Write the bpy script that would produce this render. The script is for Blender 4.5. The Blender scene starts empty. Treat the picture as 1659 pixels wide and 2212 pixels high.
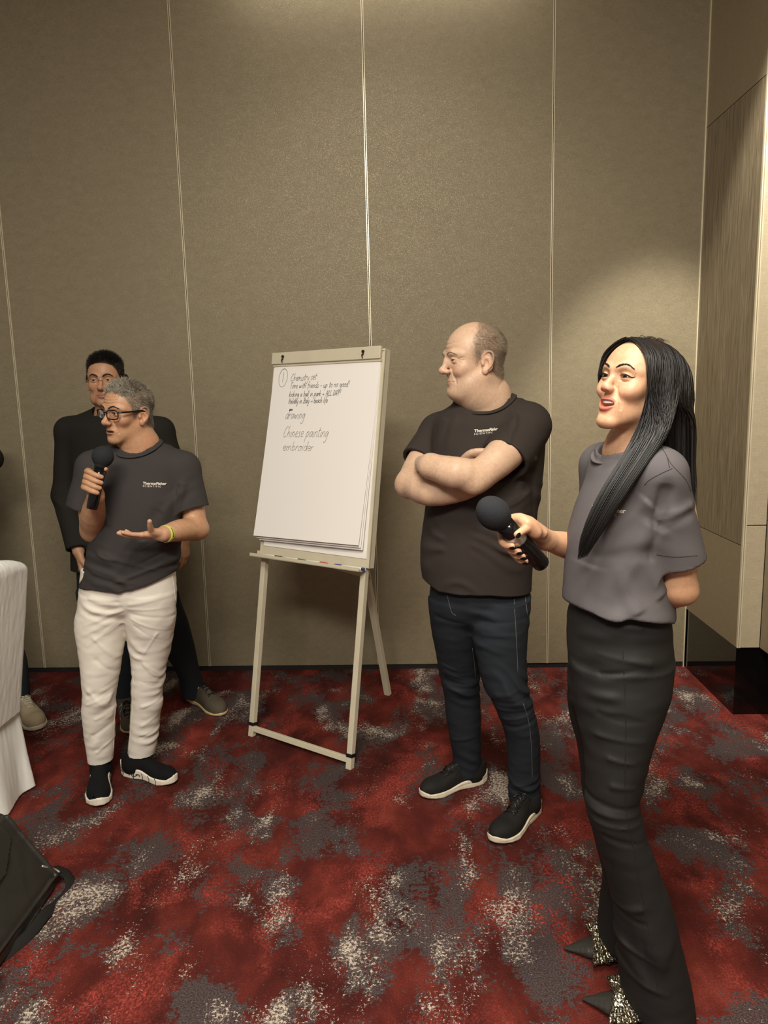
import bpy, math
import numpy as np
from mathutils import Vector, Matrix
from mathutils.bvhtree import BVHTree

sc = bpy.context.scene
COL = sc.collection
rng = np.random.default_rng(11)

# ------------------------------------------------------------------ camera
FPX, CXP, CYP, CAMH = 1600.0, 829.5, 1106.0, 1.58


def _u(v):
    v = np.array(v, float)
    return v / np.linalg.norm(v)


_Y = _u([(886 - CXP) / FPX, (850 - CYP) / FPX, 1])
_D = _u([235.5 / FPX, 10000 / FPX, 1])
_D = _u(_D - _Y * (_D @ _Y))
_Z = -_D
_X = np.cross(_Y, _Z)
RC = np.array([_X, _Y, _Z])
CAM = np.array([0, 0, CAMH])


def ray(px, py):
    return RC @ np.array([(px - CXP) / FPX, (py - CYP) / FPX, 1.0])


def P(px, py, y):
    """world point seen at a pixel of the 1659x2212 frame, at world depth y"""
    d = ray(px, py)
    return CAM + d * (y / d[1])


def G(px, py, z=0.0):
    d = ray(px, py)
    return CAM + d * ((z - CAMH) / d[2])


cam_d = bpy.data.cameras.new('camera')
cam = bpy.data.objects.new('camera', cam_d)
COL.objects.link(cam)
sc.camera = cam
M = Matrix.Identity(4)
for i in range(3):
    M[i][0], M[i][1], M[i][2], M[i][3] = RC[i, 0], -RC[i, 1], -RC[i, 2], CAM[i]
cam.matrix_world = M
cam_d.sensor_fit = 'VERTICAL'
cam_d.sensor_height = 24.0
cam_d.lens = FPX / 2212 * 24.0
cam_d.clip_start = 0.05

# ------------------------------------------------------------------ light and exposure
sc.view_settings.view_transform = 'Standard'
sc.view_settings.look = 'None'
sc.view_settings.gamma = 1.0
sc.view_settings.use_curve_mapping = False
sc.view_settings.exposure = 0.15
sc.cycles.use_denoising = True
sc.cycles.max_bounces = 6
sc.cycles.diffuse_bounces = 3
sc.cycles.transparent_max_bounces = 8
sc.cycles.sample_clamp_indirect = 4.0

world = bpy.data.worlds.new('world')
sc.world = world
world.use_nodes = True
_bg = world.node_tree.nodes['Background']
_bg.inputs[0].default_value = (1.0, 0.95, 0.87, 1)
_bg.inputs[1].default_value = 0.22


def lamp(name, kind, loc, target, power, color=(1, 0.95, 0.85), **kw):
    d = bpy.data.lights.new(name, kind)
    d.energy = power
    d.color = color
    for k, v in kw.items():
        setattr(d, k, v)
    o = bpy.data.objects.new(name, d)
    COL.objects.link(o)
    o.location = loc
    o.rotation_euler = (Vector(target) - Vector(loc)).to_track_quat('-Z', 'Y').to_euler()
    return o


CEIL = 3.8
lamp('ceiling_light_panel', 'AREA', (-0.1, 0.35, CEIL - 0.06), (-0.1, 0.75, 0), 88, shape='RECTANGLE', size=1.2, size_y=0.8)
lamp('ceiling_light_panel', 'AREA', (-0.5, -1.6, CEIL - 0.06), (-0.45, -1.0, 0), 205, shape='RECTANGLE', size=1.6, size_y=0.9)
lamp('ceiling_downlight', 'SPOT', (1.36, 2.9, CEIL - 0.1), (1.28, 4.1, 0.35), 340, spot_size=math.radians(43), spot_blend=0.55, shadow_soft_size=0.05)
lamp('ceiling_downlight', 'SPOT', (-0.1, 2.5, CEIL - 0.1), (-0.1, 4.0, 1.9), 14, spot_size=math.radians(80), spot_blend=0.6, shadow_soft_size=0.08)
lamp('ceiling_downlight', 'SPOT', (0.05, 1.15, CEIL - 0.06), (0.0, 1.2, 0), 185, spot_size=math.radians(60), spot_blend=1.0, shadow_soft_size=0.12)  # unseen spot added over the foreground to brighten the near carpet
lamp('wall_wash_light', 'AREA', (-0.1, 3.80, CEIL - 0.04), (-0.1, 4.1, 3.72), 2.6, shape='RECTANGLE', size=1.5, size_y=0.06)


# ------------------------------------------------------------------ object helpers
def tag(o, label=None, cat=None, group=None, kind=None):
    if label: o['label'] = label
    if cat: o['category'] = cat
    if group: o['group'] = group
    if kind: o['kind'] = kind
    return o


def empty(name, loc, label, cat, group=None):
    o = bpy.data.objects.new(name, None)
    COL.objects.link(o)
    o.location = [float(v) for v in loc]
    o.empty_display_size = 0.1
    return tag(o, label, cat, group)


def link(name, me, parent=None):
    o = bpy.data.objects.new(name, me)
    COL.objects.link(o)
    if parent is not None:
        o.parent = parent
        root = parent
        off = Vector((0, 0, 0))
        while root is not None:
            off += Vector(root.location)
            root = root.parent
        o.location = -off
    return o


def mk(name, v, f, mat, parent=None, smooth=False, col=None):
    """mesh object with world-space vertices; v (n,3), f list or (m,4) array"""
    me = bpy.data.meshes.new(name)
    v = np.asarray(v, np.float32)
    if isinstance(f, tuple) and isinstance(f[0], np.ndarray):
        q, t = f
        me.vertices.add(len(v))
        me.vertices.foreach_set('co', v.ravel())
        me.loops.add(q.size + t.size)
        me.loops.foreach_set('vertex_index', np.concatenate([q.ravel(), t.ravel()]).astype(np.int32))
        me.polygons.add(len(q) + len(t))
        me.polygons.foreach_set('loop_start', np.concatenate([np.arange(len(q)) * 4, q.size + np.arange(len(t)) * 3]).astype(np.int32))
        me.update(calc_edges=True)
    elif isinstance(f, np.ndarray):
        n, k = f.shape
        me.vertices.add(len(v))
        me.vertices.foreach_set('co', v.ravel())
        me.loops.add(n * k)
        me.loops.foreach_set('vertex_index', f.astype(np.int32).ravel())
        me.polygons.add(n)
        me.polygons.foreach_set('loop_start', np.arange(0, n * k, k, dtype=np.int32))
        me.update(calc_edges=True)
    else:
        me.from_pydata([tuple(map(float, x)) for x in v], [], [tuple(int(i) for i in q) for q in f])
    if smooth:
        me.polygons.foreach_set('use_smooth', np.ones(len(me.polygons), bool))
    if col is not None:
        a = me.color_attributes.new('Col', 'FLOAT_COLOR', 'POINT')
        c = np.ones((len(v), 4), np.float32)
        c[:, :3] = col
        a.data.foreach_set('color', c.ravel())
    for m in (mat if isinstance(mat, (list, tuple)) else [mat]):
        me.materials.append(m)
    return link(name, me, parent)


class MB:
    """collects boxes / prisms / sweeps into one mesh"""

    def __init__(s):
        s.v, s.f = [], []

    def add(s, v, f):
        o = len(s.v)
        s.v += [tuple(map(float, x)) for x in v]
        s.f += [tuple(i + o for i in q) for q in f]
        return s

    def hexa(s, c):  # 8 corners: bottom 4 ccw, top 4 ccw
        return s.add(c, [(3, 2, 1, 0), (4, 5, 6, 7), (0, 1, 5, 4), (1, 2, 6, 5), (2, 3, 7, 6), (3, 0, 4, 7)])

    def box(s, lo, hi, fr=None):
        (x0, y0, z0), (x1, y1, z1) = lo, hi
        c = [(x0, y0, z0), (x1, y0, z0), (x1, y1, z0), (x0, y1, z0), (x0, y0, z1), (x1, y0, z1), (x1, y1, z1), (x0, y1, z1)]
        return s.hexa([fr(*p) for p in c] if fr else c)

    def bevbox(s, lo, hi, b, fr=None):
        import bmesh
        bm = bmesh.new()
        bmesh.ops.create_cube(bm, size=1)
        for w in bm.verts:
            w.co = [lo[i] + (w.co[i] + .5) * (hi[i] - lo[i]) for i in range(3)]
        bmesh.ops.bevel(bm, geom=bm.edges[:], offset=b, segments=2, affect='EDGES', profile=.5)
        bm.verts.index_update()
        v = [tuple(w.co) for w in bm.verts]
        f = [tuple(w.index for w in q.verts) for q in bm.faces]
        bm.free()
        return s.add([fr(*p) for p in v] if fr else v, f)

    def sweep(s, pts, r, n=8, closed=False, cap=True, flat=1.0, up=None):
        pts = np.array(pts, float)
        m = len(pts)
        r = np.broadcast_to(np.array(r, float), (m,))
        t = np.roll(pts, -1, 0) - np.roll(pts, 1, 0) if closed else np.gradient(pts, axis=0)
        t /= np.linalg.norm(t, axis=1)[:, None] + 1e-12
        a = np.array(up, float) if up is not None else np.array([0, 0, 1.0])
        if abs(a @ t[0]) > .95 and up is None: a = np.array([1.0, 0, 0])
        vs = []
        for i in range(m):
            a = a - t[i] * (a @ t[i])
            a /= np.linalg.norm(a) + 1e-12
            b = np.cross(t[i], a)
            for k in range(n):
                q = 2 * math.pi * k / n
                vs.append(pts[i] + r[i] * (math.cos(q) * a * flat + math.sin(q) * b))
        f = []
        for i in range(m if closed else m - 1):
            j = (i + 1) % m
            for k in range(n):
                l = (k + 1) % n
                f.append((i * n + k, i * n + l, j * n + l, j * n + k))
        if cap and not closed:
            f.append(tuple(range(n))[::-1])
            f.append(tuple((m - 1) * n + k for k in range(n)))
        return s.add(vs, f)

    def lathe(s, prof, fr, n=20):
        """prof: (axial, radius) list; fr(x, y, axial)->world"""
        vs, f = [], []
        for (h, r) in prof:
            for k in range(n):
                q = 2 * math.pi * k / n
                vs.append(fr(r * math.cos(q), r * math.sin(q), h))
        for i in range(len(prof) - 1):
            for k in range(n):
                l = (k + 1) % n
                f.append((i * n + k, i * n + l, (i + 1) * n + l, (i + 1) * n + k))
        f.append(tuple(range(n))[::-1])
        f.append(tuple((len(prof) - 1) * n + k for k in range(n)))
        return s.add(vs, f)

    def build(s, name, mat, parent=None, smooth=False):
        return mk(name, s.v, s.f, mat, parent, smooth)


def frame(o, z, x=None):
    """fr(x,y,z)->world with z along the given axis"""
    o = np.array(o, float)
    z = _u(z)
    x = np.array(x if x is not None else ((1, 0, 0) if abs(z[0]) < .8 else (0, 1, 0)), float)
    x = _u(x - z * (x @ z))
    y = np.cross(z, x)
    return lambda a, b, c: o + x * a + y * b + z * c


def crv(pts, n):
    """Catmull-Rom resample to n points (last axis columns interpolated together)"""
    p = np.array(pts, float)
    m = len(p)
    if m < 3:
        t = np.linspace(0, 1, n)[:, None]
        return p[0] * (1 - t) + p[-1] * t
    q = np.vstack([2 * p[0] - p[1], p, 2 * p[-1] - p[-2]])
    u = np.linspace(0, m - 1 - 1e-9, n)
    i = u.astype(int)
    t = (u - i)[:, None]
    a, b, c, d = q[i], q[i + 1], q[i + 2], q[i + 3]
    return .5 * (2 * b + (c - a) * t + (2 * a - 5 * b + 4 * c - d) * t ** 2 + (3 * b - a - 3 * c + d) * t ** 3)


# ------------------------------------------------------------------ signed distance modelling
f32 = np.float32


def A3(v):
    return np.array(v, f32)


def _len(v):
    return np.sqrt(np.einsum('ij,ij->i', v, v))


def smin(a, b, k):
    h = np.clip(.5 + .5 * (b - a) / k, 0, 1)
    return b + (a - b) * h - k * h * (1 - h)


def smooth(e0, e1, x):
    t = np.clip((x - e0) / (e1 - e0), 0, 1)
    return t * t * (3 - 2 * t)


class Field:
    def __init__(s):
        s.ops, s.disps = [], []

    def _op(s, fn, c, r, k, m):
        s.ops.append((fn, np.array(c, f32), float(r), f32(max(k, 1e-5)), m))
        return s

    def cap(s, a, b, ra, rb=None, k=.008, m='u', flat=False):
        a, b = A3(a), A3(b)
        rb = ra if rb is None else rb
        ba = b - a
        L2 = f32(ba @ ba + 1e-12)
        L = math.sqrt(L2)
        if flat:
            dirn = ba / L
            e = 1 + max(rb, ra) / L

            def fn(Q, cull):
                pa = Q - a
                tt = (pa @ ba) / L2
                t = np.clip(tt, 0, e)
                d = _len(pa - t[:, None] * ba) - (ra + (rb - ra) * np.clip(t, 0, 1))
                return np.maximum(d, pa @ dirn - L)
        else:
            def fn(Q, cull):
                pa = Q - a
                t = np.clip((pa @ ba) / L2, 0, 1)
                return _len(pa - t[:, None] * ba) - (ra + (rb - ra) * t)
        return s._op(fn, (a + b) / 2, L / 2 + max(ra, rb), k, m)

    def tube(s, pts, rs, k=.008, m='u', n=None, sq=None):
        """smooth chain; sq=(axis vector, factor) flattens the section along axis"""
        pts = np.array(pts, float)
        rs = np.broadcast_to(np.array(rs, float), (len(pts),))
        n = n or (len(pts) * 3 - 2 if len(pts) > 2 else 2)
        c = crv(np.column_stack([pts, rs]), n).astype(f32)
        segs = [(c[i, :3], c[i + 1, :3] - c[i, :3], c[i, 3], c[i + 1, 3] - c[i, 3], (c[i, :3] + c[i + 1, :3]) / 2,
                 float(np.linalg.norm(c[i + 1, :3] - c[i, :3]) / 2 + max(c[i, 3], c[i + 1, 3]))) for i in range(n - 1)]

        def fn(Q, cull):
            best = None
            act = segs
            if cull is not None and len(segs) > 3:
                lim = cull[1] + .055 + k
                act = [q for q in segs if np.linalg.norm(q[4] - cull[0]) - q[5] < lim]
                if not act: return np.full(len(Q), .2, f32)
            for a, ba, ra, dr, _m, _r in act:
                pa = Q - a
                t = np.clip((pa @ ba) / f32(ba @ ba + 1e-12), 0, 1)
                v = pa - t[:, None] * ba
                if sq is not None:
                    ax = A3(_u(sq[0])) - ba * ((A3(_u(sq[0])) @ ba) / (ba @ ba + f32(1e-12)))
                    ax = ax / (np.sqrt(ax @ ax) + f32(1e-9))
                    v = v + (v @ ax)[:, None] * ax * (1 / sq[1] - 1)
                d = _len(v) - (ra + dr * t)
                best = d if best is None else np.minimum(best, d)
            return best * (min(1, sq[1]) if sq is not None else 1)
        ctr = (c[:, :3].max(0) + c[:, :3].min(0)) / 2
        return s._op(fn, ctr, np.linalg.norm(c[:, :3] - ctr, axis=1).max() + c[:, 3].max(), k, m)

    def ell(s, c, r, rot=None, k=.008, m='u'):
        c = A3(c)
        r = A3(np.broadcast_to(np.array(r, float), (3,)))
        Rm = None if rot is None else np.array(rot, f32)  # columns = axes

        def fn(Q, cull):
            p = Q - c
            if Rm is not None: p = p @ Rm
            q = p / r
            k0 = _len(q)
            k1 = _len(q / r)
            return np.where(k0 < 1e-4, -r.min(), k0 * (k0 - 1) / (k1 + 1e-9))
        return s._op(fn, c, r.max(), k, m)

    def loft(s, rows, k=.01, m='u', axis=2, n=2.0, rnd=0.0):
        """rows (t, u, v, a, b) along an axis; section is a superellipse"""
        rows = np.array(sorted(map(tuple, rows)), float)
        N = max(24, len(rows) * 8)
        par = np.interp(np.linspace(0, 1, N), np.linspace(0, 1, len(rows)), np.arange(len(rows)))
        R_ = crv(rows, N)
        tg = np.maximum.accumulate(R_[:, 0])
        t0, t1 = rows[0, 0], rows[-1, 0]
        iu, iv = (axis + 1) % 3, (axis + 2) % 3
        if axis == 1: iu, iv = 0, 2

        def fn(Q, cull):
            t = Q[:, axis]
            tc = np.clip(t, t0, t1)
            cu, cv, a, b = (np.interp(tc, tg, R_[:, j]).astype(f32) for j in (1, 2, 3, 4))
            x, y = Q[:, iu] - cu, Q[:, iv] - cv
            if n == 2.0:
                k0 = np.sqrt((x / a) ** 2 + (y / b) ** 2)
                k1 = np.sqrt((x / a ** 2) ** 2 + (y / b ** 2) ** 2)
                d = np.where(k0 < 1e-4, -np.minimum(a, b), k0 * (k0 - 1) / (k1 + 1e-9))
            else:
                k0 = (np.abs(x / a) ** n + np.abs(y / b) ** n) ** (1 / n)
                rr = np.sqrt(x * x + y * y)
                d = np.where(k0 < 1e-4, -np.minimum(a, b), rr * (1 - 1 / (k0 + 1e-6)))
            e = np.maximum(t0 - t, t - t1)
            if rnd:
                d, e = d + rnd, e + rnd
                return np.minimum(np.maximum(d, e), 0) + np.sqrt(np.maximum(d, 0) ** 2 + np.maximum(e, 0) ** 2) - rnd
            return np.maximum(d, e)
        c = np.zeros(3)
        c[axis] = (t0 + t1) / 2
        c[iu] = (rows[:, 1].max() + rows[:, 1].min()) / 2
        c[iv] = (rows[:, 2].max() + rows[:, 2].min()) / 2
        r = math.sqrt(((t1 - t0) / 2) ** 2 + (np.ptp(rows[:, 1]) / 2 + rows[:, 3].max()) ** 2 + (np.ptp(rows[:, 2]) / 2 + rows[:, 4].max()) ** 2)
        return s._op(fn, c, r, k, m)

    def sub(s, fld, rot, t, sc_=1.0, R=.2, k=.008, m='u'):
        """nested field in a local frame: rot columns = local axes"""
        rot, t = np.array(rot, f32), A3(t)

        def fn(Q, cull):
            cl = None if cull is None else ((A3(cull[0]) - t) @ rot / sc_, cull[1] / sc_)
            return fld.ev(((Q - t) @ rot) / f32(sc_), cl) * f32(sc_)
        return s._op(fn, t, R * sc_, k, m)

    def cut(s, fn, k=.002):
        return s._op(lambda Q, cull: fn(Q), (0, 0, 0), 1e6, k, 'x')

    def disp(s, fn):
        s.disps.append(fn)
        return s

    def ev(s, Q, cull=None, margin=.05):
        d = np.full(len(Q), 1.0, f32)
        for fn, c, r, k, m in s.ops:
            if cull is not None and np.linalg.norm(c - cull[0]) - r - cull[1] > margin + k:
                continue
            v = fn(Q, cull).astype(f32)
            if m == 'u': d = smin(d, v, k)
            elif m == 's': d = -smin(-d, v, k)
            else: d = -smin(-d, -v, k)
        for g in s.disps:
            d = d - g(Q).astype(f32)
        return d


def polygonise(fld, lo, hi, h, proj=True):
    """sparse surface nets"""
    B = 8
    lo = np.array(lo, f32) - 2 * h
    hi = np.array(hi, f32) + 2 * h
    nb = np.ceil((hi - lo) / (B * h)).astype(int) + 1
    thr = B * h * .87 * 1.25 + .008
    CL = 4
    ids = np.stack(np.meshgrid(*[np.arange(x) for x in nb], indexing='ij'), -1).reshape(-1, 3)
    mg = thr + .01

    def groups(idx):
        key = (idx[:, 0] // CL) * 1000000 + (idx[:, 1] // CL) * 1000 + idx[:, 2] // CL
        o = np.argsort(key, kind='stable')
        cuts = np.nonzero(np.diff(key[o]))[0] + 1
        return np.split(o, cuts)
    def coarse(g):
        ib = ids[g]
        c0 = lo + ((ib[0] // CL) * CL + CL / 2) * B * h
        ctr = (lo + (ib + .5) * B * h).astype(f32)
        d = fld.ev(ctr, (c0, CL * B * h * .87), mg)
        return ib[np.abs(d) < thr]
    ids = np.concatenate(list(map(coarse, groups(ids))))
    cr = np.stack(np.meshgrid(*[np.arange(B + 1)] * 3, indexing='ij'), -1).reshape(-1, 3)
    dim = nb * B
    co = np.array([(0, 0, 0), (1, 0, 0), (0, 1, 0), (1, 1, 0), (0, 0, 1), (1, 0, 1), (0, 1, 1), (1, 1, 1)])
    ed = [(0, 1), (2, 3), (4, 5), (6, 7), (0, 2), (1, 3), (4, 6), (5, 7), (0, 4), (1, 5), (2, 6), (3, 7)]

    def fine(g):
        VK, VP, EK = [], [], []
        ib = ids[g]
        c0 = lo + ((ib[0] // CL) * CL + CL / 2) * B * h
        gi = ib[:, None, :] * B + cr[None]
        pts = (lo + gi.reshape(-1, 3) * h).astype(f32)
        D = fld.ev(pts, (c0, CL * B * h * .87), mg).reshape(len(ib), B + 1, B + 1, B + 1)
        S = D < 0
        cnt = sum(S[:, i:i + B, j:j + B, k:k + B].astype(np.int8) for i, j, k in co)
        w, i, j, k = np.nonzero((cnt > 0) & (cnt < 8))
        if len(w) == 0: return None
        cv = np.stack([D[w, i + a, j + b, k + c] for a, b, c in co], 1)
        acc = np.zeros((len(w), 3), f32)
        n = np.zeros(len(w), f32)
        for a, b in ed:
            x = (cv[:, a] < 0) != (cv[:, b] < 0)
            t = np.where(x, cv[:, a] / (cv[:, a] - cv[:, b] + 1e-12), 0)
            acc += np.where(x[:, None], co[a] + t[:, None] * (co[b] - co[a]), 0)
            n += x
        gc = ib[w] * B + np.stack([i, j, k], 1)
        VP.append(lo + (gc + acc / n[:, None]) * h)
        VK.append((gc[:, 0] * dim[1] + gc[:, 1]) * dim[2] + gc[:, 2])
        for ax in range(3):
            o = [0, 0, 0]
            o[ax] = 1
            s1 = S[:, o[0]:o[0] + B, o[1]:o[1] + B, o[2]:o[2] + B]
            s0 = S[:, :B, :B, :B]
            w2, i2, j2, k2 = np.nonzero(s0 != s1)
            e = ib[w2] * B + np.stack([i2, j2, k2], 1)
            EK.append(np.column_stack([e, np.full(len(e), ax), s0[w2, i2, j2, k2]]))
        return VP[0], VK[0], np.concatenate(EK)
    res = [q for q in map(fine, groups(ids)) if q is not None]
    VP, VK, EK = (np.concatenate([q[n] for q in res]) for n in range(3))
    o = np.argsort(VK)
    VP, VK = VP[o].astype(f32), VK[o]
    quads = []
    for ax in range(3):
        e = EK[EK[:, 3] == ax]
        b, c = (ax + 1) % 3, (ax + 2) % 3
        q = []
        ok = np.ones(len(e), bool)
        for db, dc in ((0, 0), (-1, 0), (-1, -1), (0, -1)):
            g = e[:, :3].copy()
            g[:, b] += db
            g[:, c] += dc
            kk = (g[:, 0] * dim[1] + g[:, 1]) * dim[2] + g[:, 2]
            ix = np.clip(np.searchsorted(VK, kk), 0, len(VK) - 1)
            ok &= VK[ix] == kk
            q.append(ix)
        q = np.stack(q, 1)
        q[e[:, 4] == 0] = q[e[:, 4] == 0][:, ::-1]
        quads.append(q[ok])
    quads = np.concatenate(quads)
    if proj:
        bi = ((VP - lo) / (B * h)).astype(int)
        out = VP.copy()

        def newton(g):
            c0 = lo + ((bi[g[0]] // CL) * CL + CL / 2) * B * h
            cl = (c0, CL * B * h * .87)
            p = VP[g]
            e = h * .5
            d = fld.ev(p, cl, mg)
            gr = np.stack([fld.ev(p + A3([e if a == x else 0 for a in range(3)]), cl, mg) - d for x in range(3)], 1) / e
            gn = np.einsum('ij,ij->i', gr, gr) + 1e-6
            st = np.clip(d / gn, -h, h)[:, None] * gr
            sl = _len(st)
            st *= np.minimum(1, h / (sl + 1e-9))[:, None]
            out[g] = p - st
        list(map(newton, groups(bi)))
        VP = out
    return VP, quads


def coarsen(V, Q, fine, h, col):
    """merge vertices in cells of size h outside the finely detailed zones; returns vertices, (quads, triangles), colours"""
    n = len(V)
    cell = np.floor(V / h).astype(np.int64)
    key = (cell[:, 0] * 20011 + cell[:, 1]) * 20011 + cell[:, 2]
    key = np.where(fine, np.arange(n) - 10 ** 15, key)
    _, inv = np.unique(key, return_inverse=True)
    m = inv.max() + 1
    cnt = np.bincount(inv, minlength=m)[:, None]
    V2 = np.column_stack([np.bincount(inv, V[:, i], m) for i in range(3)]) / cnt
    C2 = np.column_stack([np.bincount(inv, col[:, i], m) for i in range(3)]) / cnt
    F_ = inv[Q]
    same = F_ == np.roll(F_, -1, 1)
    k = same.sum(1)
    diag = (F_[:, 0] == F_[:, 2]) | (F_[:, 1] == F_[:, 3])
    quads = F_[(k == 0) & ~diag]
    T = F_[(k == 1) & ~diag]
    s = same[(k == 1) & ~diag]
    tris = T[~s].reshape(-1, 3)
    return V2, (quads, tris), C2


_rt = np.random.default_rng(5).random((64, 64, 64), dtype=np.float32) * 2 - 1


def noise3(Q):
    i = np.floor(Q).astype(int)
    t = (Q - i).astype(f32)
    t = t * t * (3 - 2 * t)
    r = 0
    for a in (0, 1):
        for b in (0, 1):
            for c in (0, 1):
                w = (t[:, 0] if a else 1 - t[:, 0]) * (t[:, 1] if b else 1 - t[:, 1]) * (t[:, 2] if c else 1 - t[:, 2])
                r = r + w * _rt[(i[:, 0] + a) & 63, (i[:, 1] + b) & 63, (i[:, 2] + c) & 63]
    return r


def rotz(deg_from_minus_y, pitch=0, roll=0):
    """head / body axes: columns left(x), forward(y), up(z). Angle from -y towards -x; pitch>0 looks up; roll>0 tips the crown to the person's left."""
    a = math.radians(deg_from_minus_y)
    F = np.array([-math.sin(a), -math.cos(a), 0])
    # local x is the person's RIGHT->left axis chosen so that (x, y, z) is right handed: x = y cross z
    Xv = np.cross(F, [0, 0, 1.0])
    Rm = np.column_stack([Xv, F, [0, 0, 1.0]])
    p, r = math.radians(pitch), math.radians(roll)
    Rp = np.array([[1, 0, 0], [0, math.cos(p), -math.sin(p)], [0, math.sin(p), math.cos(p)]])
    Rr = np.array([[math.cos(r), 0, math.sin(r)], [0, 1, 0], [-math.sin(r), 0, math.cos(r)]])
    return Rm @ Rp @ Rr
# ------------------------------------------------------------------ materials
def srgb(r, g, b):
    f = lambda c: (c / 255 / 12.92) if c / 255 <= .04045 else ((c / 255 + .055) / 1.055) ** 2.4
    return (f(r), f(g), f(b), 1)


class NT:
    def __init__(s, name):
        s.m = bpy.data.materials.new(name)
        s.m.use_nodes = True
        s.t = s.m.node_tree
        s.b = s.t.nodes['Principled BSDF']
        s._tc = None

    def n(s, typ, **kw):
        q = s.t.nodes.new(typ)
        for k, v in kw.items():
            if k.startswith('i_'):
                q.inputs[k[2:].replace('_', ' ')].default_value = v
            else:
                setattr(q, k, v)
        return q

    def l(s, a, b):
        s.t.links.new(a, b)

    def pos(s, scale=(1, 1, 1)):
        g = s.n('ShaderNodeNewGeometry')
        mp = s.n('ShaderNodeMapping')
        mp.inputs['Scale'].default_value = scale
        s.l(g.outputs['Position'], mp.inputs[0])
        return mp.outputs[0]

    def noise(s, vec, scale, detail=2, rough=.5, dist=0):
        q = s.n('ShaderNodeTexNoise')
        q.inputs['Scale'].default_value = scale
        q.inputs['Detail'].default_value = detail
        q.inputs['Roughness'].default_value = rough
        q.inputs['Distortion'].default_value = dist
        s.l(vec, q.inputs['Vector'])
        return q.outputs['Fac']

    def ramp(s, fac, stops, interp='LINEAR'):
        q = s.n('ShaderNodeValToRGB')
        q.color_ramp.interpolation = interp
        e = q.color_ramp.elements
        while len(e) < len(stops): e.new(.5)
        for x, (p, c) in zip(e, stops):
            x.position = p
            x.color = c if len(c) == 4 else (*c, 1)
        s.l(fac, q.inputs[0])
        return q.outputs[0]

    def mix(s, fac, a, b, typ='MIX'):
        q = s.n('ShaderNodeMix', data_type='RGBA', blend_type=typ)
        for i, x in ((0, fac), (6, a), (7, b)):
            if hasattr(x, 'links'): s.l(x, q.inputs[i])
            else: q.inputs[i].default_value = x
        return q.outputs[2]

    def math(s, op, a, b=0.0, c=0.0):
        q = s.n('ShaderNodeMath', operation=op)
        for i, x in enumerate((a, b, c)):
            if hasattr(x, 'links'): s.l(x, q.inputs[i])
            else: q.inputs[i].default_value = x
        return q.outputs[0]

    def bump(s, h, strength=.3, dist=.002):
        q = s.n('ShaderNodeBump')
        q.inputs['Strength'].default_value = strength
        q.inputs['Distance'].default_value = dist
        s.l(h, q.inputs['Height'])
        s.l(q.outputs[0], s.b.inputs['Normal'])

    def col(s, x):
        if hasattr(x, 'links'): s.l(x, s.b.inputs['Base Color'])
        else: s.b.inputs['Base Color'].default_value = x
        return s

    def set(s, rough=.5, metal=0.0, spec=.5, **kw):
        s.b.inputs['Roughness'].default_value = rough
        s.b.inputs['Metallic'].default_value = metal
        s.b.inputs['Specular IOR Level'].default_value = spec
        for k, v in kw.items():
            s.b.inputs[k.replace('_', ' ')].default_value = v
        return s


def plain(name, c, rough=.5, metal=0.0, spec=.5, var=.12, scale=40, **kw):
    m = NT(name)
    p = m.pos()
    m.col(m.mix(m.noise(p, scale, 3), tuple(x * (1 - var) for x in c[:3]) + (1,), tuple(min(1, x * (1 + var)) for x in c[:3]) + (1,)))
    m.set(rough, metal, spec, **kw)
    return m.m


def fabric(name, c, rough=.85, weave=900, var=.18, bump=.25, spec=.2, sheen=.0, big=9):
    m = NT(name)
    p = m.pos()
    n1 = m.noise(p, weave, 2)
    n2 = m.noise(p, big, 4, .6)
    d = tuple(x * (1 - var) for x in c[:3]) + (1,)
    e = tuple(min(1, x * (1 + var)) for x in c[:3]) + (1,)
    m.col(m.mix(m.math('ADD', m.math('MULTIPLY', n1, .5), m.math('MULTIPLY', n2, .5)), d, e))
    m.set(rough, 0, spec)
    m.b.inputs['Sheen Weight'].default_value = sheen
    m.bump(n1, bump, .001)
    return m.m


def skin_mat(name):
    m = NT(name)
    a = m.n('ShaderNodeAttribute', attribute_name='Col')
    p = m.pos()
    v = m.math('ADD', m.math('MULTIPLY', m.noise(p, 90, 4, .6), .55), m.math('MULTIPLY', m.noise(p, 420, 3, .6), .45))
    q = m.mix(1.0, a.outputs[0], m.ramp(v, [(.3, (.84, .80, .78)), (.7, (1.10, 1.09, 1.08))]), 'MULTIPLY')
    m.col(q)
    m.set(.46, 0, .4)
    m.b.inputs['Subsurface Weight'].default_value = .12
    m.b.inputs['Subsurface Radius'].default_value = (.012, .005, .003)
    m.b.inputs['Subsurface Scale'].default_value = .5
    m.bump(m.noise(p, 900, 2), .12, .0006)
    return m.m


def attr_mat(name, rough=.5, spec=.5, **kw):
    m = NT(name)
    a = m.n('ShaderNodeAttribute', attribute_name='Col')
    m.col(a.outputs[0])
    m.set(rough, 0, spec, **kw)
    return m.m


def hair_mat(name, cols, rough=.45, aniso=0):
    """strand colour varies per strand through the Col attribute's red channel"""
    m = NT(name)
    a = m.n('ShaderNodeAttribute', attribute_name='Col')
    m.col(m.ramp(a.outputs['Fac'], [(i / (len(cols) - 1), c) for i, c in enumerate(cols)]))
    m.set(rough, 0, .5)
    return m.m


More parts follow.
